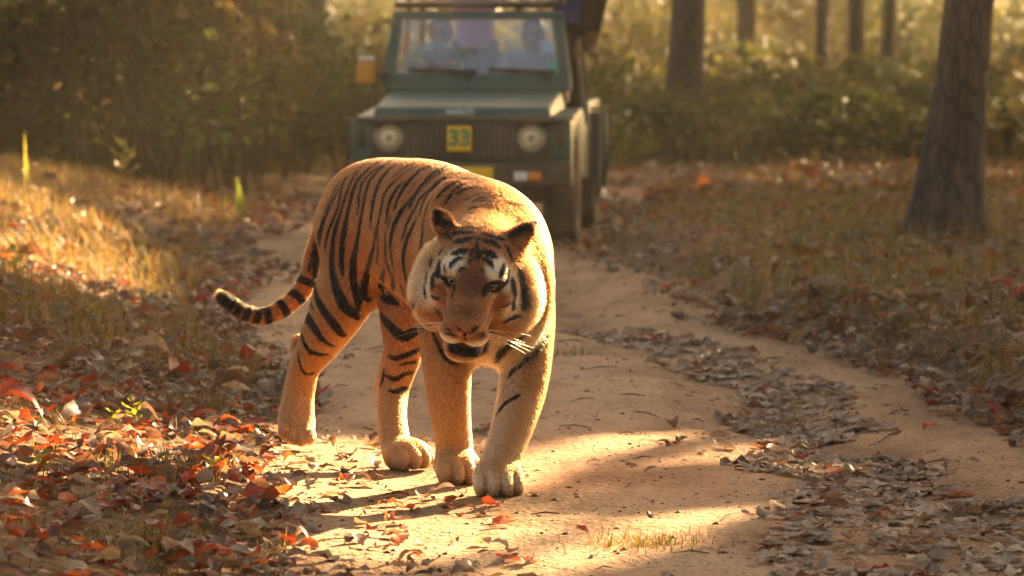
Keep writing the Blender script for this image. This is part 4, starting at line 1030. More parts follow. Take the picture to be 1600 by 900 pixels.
# stripes: points on the coat (mm from a point inside the chest) and half width (0.1 mm); 1 = also on the other flank
STRIPES = ((1,"-187 543 446 13 -193 540 434 29 -200 536 422 29 -206 534 411 29 -212 531 399 29 -217 527 387 29 -223 525 374 29 -228 524 362 29 -233 523 349 29 -237 525 337 29 -242 529 324 29 -246 535 311 29 -250 543 297 29 -254 555 284 29 -259 571 270 29 -263 593 255 29"),
(1,"-284 922 225 30 -290 935 211 30 -294 946 197 30 -299 957 183 30 -303 967 169 30 -306 973 155 30 -309 976 141 30 -312 974 127 30 -314 970 114 14"),
(1,"-168 521 457 11 -174 516 446 17 -180 512 435 23 -186 509 423 28 -192 508 411 29 -198 507 400 30 -204 505 388 31 -210 505 376 32 -216 505 365 33 -222 507 353 34 -227 509 340 35 -232 512 328 36 -237 518 315 39 -242 526 302 42 -245 534 289 44 -249 546 275 47 -253 560 262 50 -256 575 248 52 -259 594 234 55"),
(1,"-279 936 201 59 -282 948 187 62 -284 959 173 65 -286 970 159 68 -288 976 145 70 -289 978 131 73 -289 976 118 76 -290 975 104 79 -291 975 90 81 -291 980 76 84"),
(1,"-272 621 86 84 -272 608 74 87 -269 594 62 90 -264 580 50 92 -260 570 38 95 -254 559 27 97 -247 549 16 100 -240 542 5 102 -232 536 -5 105 -224 532 -15 108 -216 530 -26 110 -207 530 -36 113 -199 533 -47 116 -192 538 -58 100 -184 545 -69 78 -175 554 -79 56"),
(1,"-155 517 470 15 -163 515 460 33 -169 509 449 33 -173 499 436 33 -177 492 424 33 -179 483 412 33 -181 475 399 33 -183 468 386 32 -186 465 373 32 -190 464 361 32 -194 464 348 32 -199 466 335 32 -204 471 323 33 -210 477 310 33 -215 486 298 33 -220 495 285 33 -224 505 271 33 -229 515 258 33 -231 524 245 33 -233 532 231 33 -235 540 217 15"),
(1,"-97 510 510 13 -106 494 502 19 -115 485 493 26 -124 480 483 33 -131 472 473 34 -137 464 462 35 -143 459 450 36 -148 454 439 37 -153 450 427 39 -157 447 414 40 -162 446 402 41 -165 443 390 42 -169 442 377 44 -172 441 365 45 -176 442 352 46 -181 445 339 47 -185 448 327 48 -189 453 314 50 -193 458 301 52 -197 464 288 55 -201 471 275 58 -204 479 262 62 -206 485 249 65 -207 490 235 68 -208 496 222 72 -210 502 208 75 -211 507 195 78 -213 512 181 83 -213 515 168 88 -211 513 155 93 -209 511 142 98 -207 508 129 102 -204 504 116 107 -200 500 104 112 -196 497 92 117 -192 494 79 122 -188 490 67 124 -183 487 55 125 -176 486 44 125 -170 487 32 126 -162 487 22 127 -152 489 13 128 -143 492 3 106 -133 497 -6 82 -124 508 -15 59"),
(1,"-36 466 525 28 -47 445 519 39 -58 436 512 43 -69 430 505 46 -79 427 497 49 -90 427 489 53 -99 425 479 56 -108 425 470 59 -118 427 461 62 -124 424 449 62 -129 418 437 63 -134 414 425 64 -138 411 413 65 -140 406 400 66 -143 403 387 67 -146 402 374 67 -149 403 361 68 -152 405 348 69 -155 408 335 69 -158 412 322 70 -161 416 309 70 -164 422 296 70 -166 428 282 71 -169 435 269 71 -171 441 256 72 -173 447 242 72 -174 453 228 71 -175 459 215 70 -176 465 201 69 -177 469 188 68 -178 472 174 68 -176 474 161 67 -175 475 147 52 -173 475 134 29"),
(1,"7 405 529 42 -4 391 525 45 -14 372 517 48 -24 361 510 51 -34 354 502 54 -43 349 494 57 -53 349 485 60 -61 346 476 61 -69 343 466 62 -77 343 455 63 -81 334 444 64 -84 326 432 64 -88 321 420 65 -90 314 407 66 -92 309 395 67 -95 304 382 67 -97 302 370 68 -99 301 357 68 -102 302 345 69 -104 305 332 69 -106 308 319 70 -109 313 306 70 -111 320 293 70 -113 328 280 71 -116 339 266 71 -119 352 253 72 -122 367 239 73 -125 385 226 75 -128 405 212 76 -131 420 198 77 -134 431 185 78 -137 439 171 80 -137 445 158 81 -138 449 145 82 -139 453 131 83 -137 455 118 82 -135 456 106 80 -132 458 93 79 -129 459 80 78 -125 463 67 77 -122 467 54 76 -121 472 41 75 -121 478 27 54 -121 487 14 33"),
(1,"-40 383 508 19 -51 380 500 43 -61 380 492 43 -72 382 484 43 -82 387 476 43 -90 384 466 43 -97 382 455 43 -105 382 445 43 -107 371 432 43 -109 363 420 43 -111 357 407 43 -112 350 394 43 -113 344 382 43 -114 340 369 43 -116 338 356 43 -118 338 343 19"),
(1,"42 330 529 30 31 310 524 44 19 305 519 49 9 292 512 53 -1 286 504 57 -11 284 496 62 -20 278 486 66 -28 274 476 68 -35 270 466 70 -41 262 455 71 -46 257 443 73 -50 249 431 74 -54 244 419 76 -58 239 407 77 -59 234 394 77 -61 228 382 73 -63 224 369 69 -65 222 356 65 -66 220 343 61 -68 218 330 57 -69 219 318 41 -71 221 305 22"),
(1,"83 167 515 13 73 160 508 30 62 158 501 31 51 158 494 33 41 157 486 34 31 157 478 35 22 159 469 37 12 163 461 38 2 169 452 40 -8 176 443 41 -15 177 433 42 -23 178 422 42 -24 171 409 42 -26 163 397 42 -28 157 384 42 -30 153 372 42 -33 151 359 42 -36 151 347 42 -39 153 334 42 -42 157 322 42 -45 161 309 42 -44 157 296 42 -43 154 283 41 -42 152 271 41 -41 153 258 41 -41 157 245 40 -42 164 231 40 -44 176 218 40 -45 191 204 39 -47 209 190 18"),
(1,"-53 178 301 21 -52 175 288 38 -52 176 275 49 -55 185 262 51 -57 195 248 53 -60 209 234 54 -65 233 220 56 -69 258 206 58 -74 291 191 59 -79 328 176 60 -85 383 159 62 -89 422 144 63 -93 437 130 64 -96 444 116 65 -98 451 102 66 -101 456 89 68 -100 460 75 69 -99 466 61 70 -91 473 52 56 -79 484 47 33"),
(1,"43 112 463 19 33 113 454 38 24 116 445 48 16 117 435 51 9 118 424 54 4 115 412 57 -1 114 401 60 -4 111 389 57 -7 107 376 54 -9 105 364 51 -11 102 352 48 -13 100 339 38 -15 100 327 19"),
(1,"96 219 529 14 83 210 525 32 71 206 520 32 58 207 516 32 47 202 508 32 35 200 501 32 24 201 493 32 15 197 483 32 5 197 474 14"),
(1,"173 143 523 26 160 124 521 38 147 118 520 43 135 113 516 48 123 106 512 53 111 104 507 58 99 105 502 61 89 98 493 62 80 93 485 64 70 91 476 66 62 86 467 67 54 83 456 69 46 82 446 69 39 79 435 64 34 75 424 60 28 73 412 55 23 70 400 51 20 67 388 37 16 65 375 19"),
(1,"75 1 418 16 67 4 408 33 58 7 398 54 50 12 387 64 43 16 376 74 36 22 365 84 29 27 354 82 23 32 342 81 17 38 330 80 12 42 317 78 9 44 305 77 6 48 292 71 3 52 279 66 1 56 265 60 1 57 252 55 3 54 240 49 5 53 227 48 7 53 214 46 9 53 201 45 11 54 188 32 14 55 175 19"),
(1,"-17 97 299 16 -16 94 286 28 -16 92 273 39 -15 92 260 42 -16 95 247 44 -16 100 234 46 -15 102 221 48 -14 104 209 50 -12 108 196 53 -7 102 184 56 -1 97 173 59 4 94 161 62 9 93 150 65 10 107 136 68 8 141 121 71 5 196 105 56"),
(1,"-20 146 174 29 -24 179 160 53 -29 223 144 64 -34 294 126 64"),
(1,"-41 447 102 65 -41 462 88 54 -36 460 75 29"),
(1,"189 -52 483 14 178 -58 477 29 168 -61 470 36 157 -61 464 38 146 -59 457 41 136 -59 449 43 127 -58 440 46 117 -55 432 48 109 -55 422 51 101 -53 413 53 95 -56 402 55 89 -58 391 55 83 -59 379 55 78 -57 368 55 71 -53 357 55 65 -48 345 55 59 -41 334 55 55 -40 322 55 52 -38 309 55 48 -35 297 48 44 -31 284 25"),
(1,"91 -103 354 22 86 -100 342 41 81 -95 330 60 75 -88 318 66 70 -81 306 72 64 -72 294 76 59 -62 282 76 55 -56 269 76 52 -51 256 76 49 -44 243 76 48 -41 230 76 47 -38 217 76 46 -34 204 76 48 -34 191 76 50 -35 179 76 53 -34 166 73 55 -33 153 67 58 -32 141 62 62 -31 128 43 66 -30 116 23"),
(1,"67 -22 381 22 72 -19 393 46 77 -15 406 49 82 -10 418 49 88 -7 429 49 95 -2 440 49 102 3 451 49 110 8 461 49 118 15 472 49 127 24 481 49 137 29 489 49 147 38 497 49 158 50 504 49 170 61 510 49 182 80 514 47 193 116 519 22"),
(1,"115 -6 457 14 126 -5 466 31 136 -1 475 31 146 4 483 31 157 11 491 31 169 20 498 31 182 24 502 31 195 32 506 14"),
(1,"150 -185 437 20 143 -179 426 43 136 -169 415 45 131 -166 403 45 127 -169 391 45 124 -170 379 45 121 -172 367 45 118 -175 354 45 116 -181 342 45 114 -189 330 45 113 -202 318 44 113 -214 306 44 112 -223 294 44 111 -229 282 44 109 -232 269 44 107 -231 257 44 106 -228 244 44 105 -225 231 44 104 -223 219 43 103 -220 206 20"),
(1,"168 -80 463 41 157 -79 456 41 146 -77 449 41 135 -73 441 41 126 -72 433 41 121 -82 421 41 116 -90 410 41 111 -99 398 41 108 -107 386 41 104 -113 374 41 100 -116 362 19"),
(1,"154 -222 418 14 163 -231 428 31 171 -237 438 31 180 -243 447 31 190 -248 455 31 199 -249 463 14"),
(1,"184 -279 405 12 192 -281 417 27 200 -282 428 27 210 -283 438 12"),
(1,"37 38 127 35 41 45 114 59 44 54 101 77 49 64 88 59 54 80 75 35"),
(1,"83 -116 144 12 86 -143 131 28 89 -160 118 27"),
(1,"101 -529 129 27 104 -539 116 27 107 -541 102 12"),
(0,"-41 470 59 55 -25 439 59 82 -11 415 57 108 2 398 50 81 14 387 43 55"),
(0,"-296 640 -15 67 -288 620 -26 88 -281 607 -39 88 -273 598 -51 88 -265 592 -63 67 -254 586 -74 39"),
(1,"-287 630 27 44 -279 602 13 20"),
(1,"1 86 366 9 0 80 351 21 -2 77 336 21 -6 78 321 21 -9 83 306 9"),
(1,"-51 175 309 14 -53 178 284 14"),
(0,"-305 681 -19 118 -299 648 -30 119 -291 628 -40 121 -284 614 -50 122 -276 606 -61 123 -267 598 -71 113 -258 594 -81 103 -249 593 -91 93 -239 592 -100 83 -229 594 -109 62 -218 598 -116 41 -205 600 -118 24"),
(0,"-325 707 -89 65 -320 693 -102 85 -315 685 -115 83 -308 677 -127 81 -300 673 -139 79 -286 662 -144 71 -272 654 -149 63 -258 646 -150 55 -243 642 -150 36 -229 643 -150 18"),
(0,"-342 744 -140 18 -340 742 -155 40 -339 744 -170 40 -337 748 -184 40 -333 752 -199 40 -329 760 -214 40 -319 764 -224 40 -307 768 -231 40 -293 763 -226 40 -279 764 -222 18"),
(0,"-352 850 -120 34 -348 770 -131 34"),
(0,"-41 458 -6 75 -31 436 -14 100 -22 419 -24 116 -12 408 -33 117 -3 401 -43 118 6 396 -53 120 18 390 -60 121 30 385 -66 118 43 382 -67 116 55 381 -61 113 67 382 -55 111 80 386 -49 94"),
(0,"106 -193 2 67 119 -224 10 44"),
(0,"-18 444 -137 29 -5 429 -142 54 8 421 -146 65 21 412 -140 65 34 406 -135 65 46 403 -130 65 59 402 -125 65 71 404 -119 65 83 411 -114 54"),
(0,"22 424 -167 18 36 418 -163 39 49 417 -160 39 63 420 -158 39 77 431 -157 39"),
(0,"-30 481 -208 27 -17 471 -213 54 -3 466 -219 61 10 460 -217 61 22 451 -209 61 35 444 -201 61 49 446 -198 61 63 455 -196 54"),
(0,"-17 471 -257 25 -2 467 -261 53 12 472 -260 56 24 485 -253 57 39 497 -253 53"),
(0,"-34 481 -184 18 -36 487 -200 39 -38 493 -217 39 -43 500 -232 39 -49 503 -247 18"),
(1,"67 -10 393 14 73 -11 404 31 80 -10 415 31 86 -8 426 31 93 -5 436 31 100 -1 447 32 107 5 457 32 113 13 467 32 123 15 475 32 133 19 483 32 143 25 490 32 152 35 498 32 165 34 501 32 177 36 504 32 189 43 508 32 201 52 510 32 214 65 510 32 226 118 510 32"),
(1,"127 -69 435 16 135 -64 445 35 143 -57 455 35 151 -46 465 35 161 -41 473 35 172 -41 479 35 183 -37 485 35 195 -28 491 35 208 -31 494 35 221 -34 495 35 234 -32 497 35 246 -23 498 35 259 28 498 36"),
(1,"161 -226 430 16 170 -235 439 35 179 -241 449 35 189 -245 457 35 199 -247 465 35 209 -246 472 35 219 -241 478 35 231 -229 481 35"),
(1,"242 -126 481 35 254 -124 484 35 267 -139 484 35 280 -149 484 35 292 -159 484 16"),
(1,"189 -278 417 10 196 -278 427 23 202 -277 438 23 209 -274 448 23 219 -274 455 23 228 -269 462 23 238 -260 469 23 250 -247 472 23 261 -222 474 23 273 -203 476 10"),
(1,"220 -288 441 16 231 -289 447 35 242 -285 452 35 252 -278 458 35 264 -273 460 35 276 -270 461 35 289 -270 462 35 301 -273 463 16"),
(0,"248 -334 419 10 258 -331 426 23 269 -326 433 23 280 -319 440 23 292 -321 443 23 305 -323 445 23 317 -323 447 23 330 -330 445 23 342 -337 442 23 354 -341 439 23 367 -343 435 10"),
(0,"267 -374 414 14 278 -368 420 31 290 -360 426 31 301 -351 433 31 312 -355 433 31 325 -366 429 14"),
(0,"260 -415 396 19 275 -408 403 42 291 -416 404 19"),
(0,"378 -375 416 15 391 -368 414 34 404 -358 413 34 417 -349 411 34 430 -338 407 34 443 -322 404 16"),
(0,"393 -406 392 10 416 -391 388 10"),
(0,"409 -447 358 10 420 -425 362 23 431 -406 365 10"),
(0,"290 -373 421 10 303 -375 423 23 315 -374 424 23 327 -378 423 23 339 -383 420 23 351 -386 417 10"),
(0,"321 -438 397 9 333 -425 401 19 345 -415 404 19 357 -417 400 19 369 -418 396 9"),
(0,"416 -368 400 10 428 -365 393 23 441 -360 386 23 453 -352 378 10"),
(0,"440 -604 360 10 449 -605 351 22 458 -600 341 23 463 -591 329 23"),
(0,"468 -430 307 23 471 -436 295 10"),
(0,"458 -340 378 9 465 -345 368 19 472 -346 357 19 480 -345 347 9"),
(0,"405 -604 341 8 416 -605 347 19 427 -606 353 8"),
(0,"238 -434 382 10 250 -436 387 23 263 -444 390 23 276 -458 389 10"),
(0,"503 -408 96 18 497 -411 85 35 491 -412 74 54 484 -413 62 61 478 -414 52 67 470 -415 42 74 462 -415 32 81 454 -413 22 81 444 -413 13 81 435 -412 5 81 425 -409 -4 81 416 -405 -13 81 406 -400 -22 81 396 -392 -31 80 386 -385 -38 79 374 -376 -45 78 365 -361 -54 77 362 -327 -69 56 359 -291 -85 34"),
(0,"518 -240 -9 15 511 -256 -18 33 504 -270 -28 40 497 -282 -38 42 489 -294 -47 45 480 -304 -55 48 470 -310 -63 50 461 -317 -71 53 451 -320 -80 54 442 -322 -88 54 432 -323 -96 54 422 -324 -105 54 412 -322 -112 54 402 -319 -120 54 395 -321 -131 48 388 -323 -142 24"),
(0,"144 -564 50 13 147 -541 37 31"),
(0,"146 -255 2 37 150 -255 -10 40 155 -254 -22 43 160 -255 -34 46 165 -255 -46 50 171 -256 -58 50 177 -257 -69 47 183 -259 -80 45 192 -260 -90 42 201 -259 -99 39 213 -258 -103 34 226 -254 -107 15"),
(0,"351 -384 -252 20 360 -387 -240 44 368 -387 -230 44 377 -385 -219 44 388 -386 -211 44 400 -386 -204 44 412 -383 -198 44 424 -379 -191 20"),
(0,"241 -588 349 12 254 -591 350 27 268 -596 350 26 281 -603 349 26 294 -606 348 26 307 -601 350 26 321 -593 351 12"),
(0,"215 -601 332 19 228 -606 333 43 241 -612 334 43 255 -619 335 43 268 -624 335 43 281 -628 335 19"),
(0,"311 -631 332 21 324 -632 328 46 337 -631 325 46 350 -628 321 46 364 -623 318 46 377 -618 315 21"),
(0,"222 -633 307 34 236 -642 310 60 250 -647 313 76 264 -649 316 60 278 -648 320 34"),
(0,"311 -652 315 31 324 -653 311 56 337 -652 307 69 349 -652 300 56 360 -650 293 31"),
(0,"217 -670 273 40 232 -676 277 68 247 -680 280 68 262 -682 284 40"),
(0,"311 -685 280 40 324 -684 276 65 337 -682 270 65 349 -680 264 40"),
(0,"210 -716 233 19 215 -708 245 43 224 -702 253 43 236 -698 259 43 249 -697 261 19"),
(0,"311 -698 258 21 324 -698 253 45 333 -702 245 45 340 -708 234 21"),
(0,"294 -649 320 36 295 -654 315 36"),
(0,"280 -681 288 25 274 -693 271 25"),
(0,"291 -665 306 15 292 -679 291 33 292 -690 276 33 288 -700 262 15"),
(0,"302 -688 277 15 299 -696 266 33 295 -703 255 15"),
(0,"264 -710 247 12 274 -704 254 26 283 -700 262 12"),
(0,"235 -726 220 15 244 -723 229 33 256 -721 232 15"),
(0,"308 -718 230 13 311 -725 217 13"),
(0,"196 -585 326 27 210 -609 316 27"),
(0,"188 -611 291 15 180 -615 278 33 172 -618 265 15"),
(0,"382 -628 297 18 387 -632 285 40 392 -634 274 40 396 -637 262 40 399 -640 250 18"),
(0,"176 -641 248 28 175 -652 236 51 174 -661 225 63 173 -667 213 51 172 -673 201 28"),
(0,"192 -701 237 24 195 -707 221 24"),
(0,"178 -675 206 21 190 -685 200 46 202 -691 194 46 213 -692 187 46 220 -739 179 45 223 -750 166 21"),
(0,"163 -656 216 21 158 -659 203 46 154 -661 189 46 154 -664 175 46 154 -662 160 21"),
(0,"152 -601 254 19 149 -610 241 43 146 -618 229 19"),
(0,"137 -613 210 27 135 -616 194 57 132 -610 177 27"),
(0,"374 -678 240 22 374 -692 228 47 370 -708 216 47 362 -718 205 22"),
(0,"389 -667 222 30 386 -680 208 57 382 -684 194 57 375 -686 180 30"),
(0,"401 -659 195 28 402 -661 181 54 404 -661 167 63 407 -657 154 63 409 -651 140 54 405 -650 126 28"),
(0,"421 -626 221 33 425 -625 209 56 429 -623 196 73 431 -622 184 73 432 -619 171 73 433 -614 158 73 434 -608 145 73 435 -601 132 73 436 -594 119 56 436 -588 105 33"),
(0,"320 -748 166 18 328 -736 177 39 338 -727 185 39 352 -721 189 39 364 -706 186 39 377 -684 178 18"),
(0,"470 -481 235 15 469 -497 219 33 468 -529 205 15"),
(0,"479 -332 355 40 466 -372 351 65"),
(0,"452 -606 357 86 440 -605 351 86 428 -603 345 86 416 -603 338 86 405 -604 331 64 393 -606 324 39"),
(0,"160 -592 406 42 165 -596 395 65 171 -590 383 88 179 -585 373 93 187 -583 364 88 199 -590 361 65 211 -598 360 42"),
(0,"402 -650 120 42 404 -621 101 42"),
(0,"370 -676 111 21 390 -666 119 21"),
(0,"436 -597 126 36 434 -594 112 61 432 -591 99 36"),
(0,"312 -760 150 26 317 -751 164 53 324 -740 175 53 333 -731 186 27"),
(0,"361 -693 164 16 372 -687 175 16"),
(0,"328 -743 162 13 340 -701 160 30 352 -695 162 30 362 -693 169 13"),
(0,"220 -694 185 27 222 -747 169 27"),
(0,"193 -688 188 15 204 -698 175 33 220 -744 172 15"),
(0,"217 -751 158 18 216 -758 145 18"),
(0,"154 -651 140 33 173 -669 135 33"),
(0,"162 -614 101 10 172 -610 88 23 181 -604 75 10"),
(0,"128 -600 169 22 129 -602 157 45 131 -601 145 45 132 -600 133 22"),
(0,"83 -119 148 16 85 -133 135 34 87 -141 121 34"),
(0,"100 -523 134 33 104 -543 122 33 108 -549 109 15"),
(0,"367 -640 84 13 347 -656 83 13"),
(0,"370 -608 55 13 383 -608 62 30 397 -605 68 30 411 -597 73 30 425 -586 77 13"),
(0,"296 -785 34 7 313 -773 36 16"),
(0,"302 -784 24 7 316 -773 30 16"),
(0,"328 -594 22 17 342 -592 29 7"),
(0,"194 -773 50 6 209 -782 47 13 224 -799 45 6"),
(0,"198 -780 36 6 214 -785 33 13 230 -784 29 6"),
(0,"214 -687 -7 57 218 -698 -16 79 229 -704 -20 79 240 -706 -25 79 251 -707 -27 79 263 -705 -28 79 275 -701 -29 79 286 -693 -29 79 298 -669 -31 79"),
(0,"306 -310 -55 82 316 -329 -47 81 320 -352 -33 59 324 -370 -20 37"),
(0,"265 -816 42 15 255 -810 33 33 255 -772 17 15"),
(0,"227 -813 59 12 239 -818 50 26 250 -817 40 12"),
(0,"296 -804 57 21 283 -812 49 46 270 -803 39 21"))
# ------------------------------------------------------------------ tiger: coat, fur, eyes, whiskers
rng = np.random.default_rng(5)
def sm(x, a, b):
    t = np.clip((x - a) / (b - a), 0, 1); return t * t * (3 - 2 * t)
def stripe_value(P):
    S = np.zeros(len(P)); base = np.array([-.4, 12.5, .5])
    wob = 1 + .35 * fbm(P[:, 0] * 60 + P[:, 1] * 31, P[:, 2] * 60 + P[:, 1] * 17, 3, 2)
    for mir, txt in STRIPES:
        A = np.array(txt.split(), float).reshape(-1, 4); X = A[:, :3] / 1000 + base; hw = A[:, 3] / 10000 * (1.72 if mir else 1.85 if np.linalg.norm(X.mean(0) - hp(0, .05, 0)) < .22 else 1.5) + .0008
        sets = [X]
        if mir:
            r = X - np.array([HX, HY, 0]); l = r @ SIDE
            sets.append(X - 2 * l[:, None] * SIDE)
        for X in sets:
            m = hw.max() * 1.4 + .004
            i = np.nonzero(np.all((P > X.min(0) - m) & (P < X.max(0) + m), axis=1))[0]
            if not len(i): continue
            Q = P[i]; best = np.full(len(i), -9.0)
            for k in range(len(X) - 1):
                ab = X[k + 1] - X[k]; t = np.clip(((Q - X[k]) @ ab) / (ab @ ab + 1e-12), 0, 1)
                d = np.linalg.norm(Q - X[k] - t[:, None] * ab, axis=1)
                best = np.maximum(best, (hw[k] + t * (hw[k + 1] - hw[k])) * wob[i] - d)
            S[i] = np.maximum(S[i], np.clip(best / .0024 + .5, 0, 1))
    tp = [at(*q) for q in ((484, 412, 13.5), (477, 440, 13.5), (462, 464, 13.48), (441, 482, 13.46), (417, 493, 13.44), (401, 492, 13.43), (386, 488, 13.42), (374, 482, 13.42), (362, 475, 13.42), (354, 469, 13.42), (347, 464, 13.42), (341, 459, 13.42))]
    for k in range(1, len(tp) - 1):
        ax = tp[k + 1] - tp[k - 1]; ax /= np.linalg.norm(ax); q = P - tp[k]
        d = .0135 - np.abs(q @ ax); d[np.linalg.norm(q, axis=1) > .055] = -1
        S = np.maximum(S, np.clip(d / .004 + .5, 0, 1))
    return S

ORANGE = np.array([.345, .170, .078]); DEEP = np.array([.265, .118, .052]); CREAM = np.array([.47, .31, .175]); WHITE = np.array([.74, .66, .54])
BROWN = np.array([.115, .050, .024]); BLACK = np.array([.014, .011, .009]); PINK = np.array([.40, .14, .10]); MOUTH = np.array([.05, .018, .013])
def hl(P): return (P - H_C) @ HM
def blob(Q, c, r): return 1 - sm(np.sqrt((((Q - np.array(c)) / np.array(r)) ** 2).sum(1)), .55, 1.15)
def coat(P, nrm, gd):
    """base colour, fur length and comb direction at points on the skin"""
    n = len(P); Q = hl(P); nz = nrm[:, 2]
    ht_ = fbm(P[:, 0] * 9, P[:, 2] * 9 + P[:, 1] * 5, 2, 3)
    C = ORANGE * (1 + .35 * ht_)[:, None]
    def mix(col, w):
        nonlocal C
        w = np.clip(w, 0, 1)[:, None]; C = C * (1 - w) + col * w
    z = P[:, 2]; f = (P - np.array([HX, HY, 0])) @ FWD; l = (P - np.array([HX, HY, 0])) @ SIDE
    top = sm(z, .80, .98); mix(DEEP, top * .45)
    isleg = {g: (gd[g] < .012) & (gd[g] < np.minimum(gd['torso'], gd['head']) + .015) for g in ('lf', 'rf', 'lh', 'rh')}
    mix(CREAM, (1 - sm(z, .44, .62)) * .6 * (gd['torso'] < .03))
    mix(CREAM, sm(-nz, .3, .9) * .7 * (z > .35) * (z < .75))
    for g in isleg:
        lo = isleg[g] & (z < .6)
        mix(CREAM, lo * (1 - sm(z, .10, .50)) * .6)
        mix(CREAM, lo * (1 - sm(z, .0, .08)) * .15)
    inn = np.where(gd['lf'] < gd['rf'], -1.0, 1.0)
    mix(WHITE, (isleg['lf'] | isleg['rf']) * sm((nrm @ SIDE) * inn, .2, .9) * .35 * (1 - sm(z, .4, .6)))
    mix(WHITE, (gd['torso'] < .03) * sm(f, .85, 1.05) * (1 - sm(z, .45, .60)) * .5)
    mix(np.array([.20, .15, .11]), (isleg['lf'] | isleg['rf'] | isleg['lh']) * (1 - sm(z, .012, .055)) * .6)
    mix(CREAM, isleg['rf'] * (1 - sm(z, .40, .55)) * .2)
    L = np.full(n, .012)
    L = np.where(gd['tail'] < .01, .014, L)
    for g in isleg: L = np.where(isleg[g], .009 + .004 * sm(z, .2, .6), L)
    L = np.where(z < .09, .006, L)
    L = L + .022 * (1 - sm(z, .42, .52)) * (gd['torso'] < .02)
    hd = (gd['head'] < .012) & (gd['head'] < gd['rf']) & (gd['head'] < gd['lf'])
    ax = np.abs(Q[:, 0]); S = np.stack([ax, Q[:, 1], Q[:, 2]], 1)
    H = hd.astype(float)
    def hb(col, c, r, w=1.0): mix(col, H * blob(S, c, r) * w)
    hb(CREAM, (.14, -.05, -.07), (.095, .10, .16), .85)
    hb(CREAM, (.115, .02, .05), (.05, .09, .07), .7)
    hb(WHITE, (.066, .078, .090), (.042, .07, .040), .75)
    hb(WHITE, (.105, .06, .045), (.03, .06, .045), .5)
    hb(WHITE, (.118, .035, -.045), (.045, .07, .075), .65)
    hb(ORANGE, (.075, .10, -.02), (.026, .05, .040), .6)
    hb(WHITE, (.135, -.01, -.08), (.06, .07, .10), .4)
    hb(CREAM, (.0, .08, -.22), (.12, .14, .10), .7)
    hb(WHITE, (.055, .09, .012), (.022, .04, .012), .6)
    hb(BROWN, (0, .12, .03), (.056, .075, .06), .85)
    hb(BROWN, (0, .19, -.015), (.052, .06, .045), .9)
    hb(BROWN, (.04, .17, -.03), (.035, .06, .03), .7)
    hb(DEEP, (0, .03, .11), (.03, .07, .05), .5)
    hb(WHITE, (.045, .232, -.090), (.044, .035, .023), .9)
    hb(WHITE, (.072, .19, -.090), (.022, .05, .022), .5)
    hb(WHITE, (0, .195, -.192), (.055, .05, .022), .45)
    hb(BROWN, (.125, -.085, .13), (.06, .05, .07), .55)
    hb(CREAM, (.122, -.062, .128), (.026, .03, .036), .75)
    hb(MOUTH, (0, .15, -.122), (.068, .13, .020), 1.0)
    hb(PINK, (0, .262, -.045), (.027, .024, .018), 1.0)
    hb(BLACK, (.061, .10, .036), (.030, .03, .019), .95)
    hb(WHITE, (.060, .11, .010), (.018, .03, .008), .6)
    # fur length on the head
    def hlen(v, c, r):
        nonlocal L
        w = H * blob(S, c, r); L = L * (1 - w) + v * w
    L = np.where(hd, .011, L)
    hlen(.042, (.15, -.06, -.09), (.08, .10, .16)); hlen(.034, (.10, -.01, -.15), (.06, .07, .06)); hlen(.018, (.125, -.06, .13), (.05, .05, .06))
    hlen(.0045, (0, .17, 0.0), (.07, .11, .10)); hlen(.004, (.05, .21, -.08), (.05, .06, .04)); hlen(.008, (0, .17, -.19), (.06, .05, .03))
    hlen(.0, (0, .262, -.047), (.026, .022, .018)); hlen(.0, (0, .15, -.122), (.062, .13, .016)); hlen(.002, (.061, .10, .036), (.026, .03, .015))
    # comb direction
    D = np.tile(-FWD + np.array([0, 0, -.75]), (n, 1))
    for g in isleg: D = np.where(isleg[g][:, None], np.array([0, .1, -1.0]), D)
    D = np.where((gd['tail'] < .01)[:, None], at(380, 487, 13.42) - at(470, 455, 13.5), D)
    dh = np.stack([Q[:, 0] * 7, np.full(n, -1.0), -.35 - 2.5 * sm(-Q[:, 2], -.02, .12) * sm(-Q[:, 1], -.08, .03)], 1) @ HM.T
    D = np.where(hd[:, None], dh, D)
    return np.clip(C, .004, .95), L, D

tiger_base = np.array([-.30, 12.55, 0.0])
def even_out(V):
    return np.clip((np.linalg.norm(V - hp(0, .08, -.05), axis=1) - .17) / .06, 0, 1)[:, None] * np.clip((V[:, 2:3] - .12) / .05, 0, 1)
TV, TF = surface(0.0058, (-1.05, 11.5, -.03), (.32, 13.75, 1.12), sdf, even_out)
_, gd = sdf1(TV, True)
tme = mesh_np('tiger', TV - tiger_base, TF)
tn = np.empty(len(TV) * 3, np.float32); tme.vertex_normals.foreach_get('vector', tn); tn = tn.reshape(-1, 3).astype(float)
tC, tL, tD = coat(TV, tn, gd)
tS = stripe_value(TV)
ca = tme.attributes.new('coat', 'FLOAT_COLOR', 'POINT')
full = tC * (1 - tS[:, None]) + BLACK * tS[:, None]
ca.data.foreach_set('color', np.c_[full, np.ones(len(TV))].astype(np.float32).ravel())

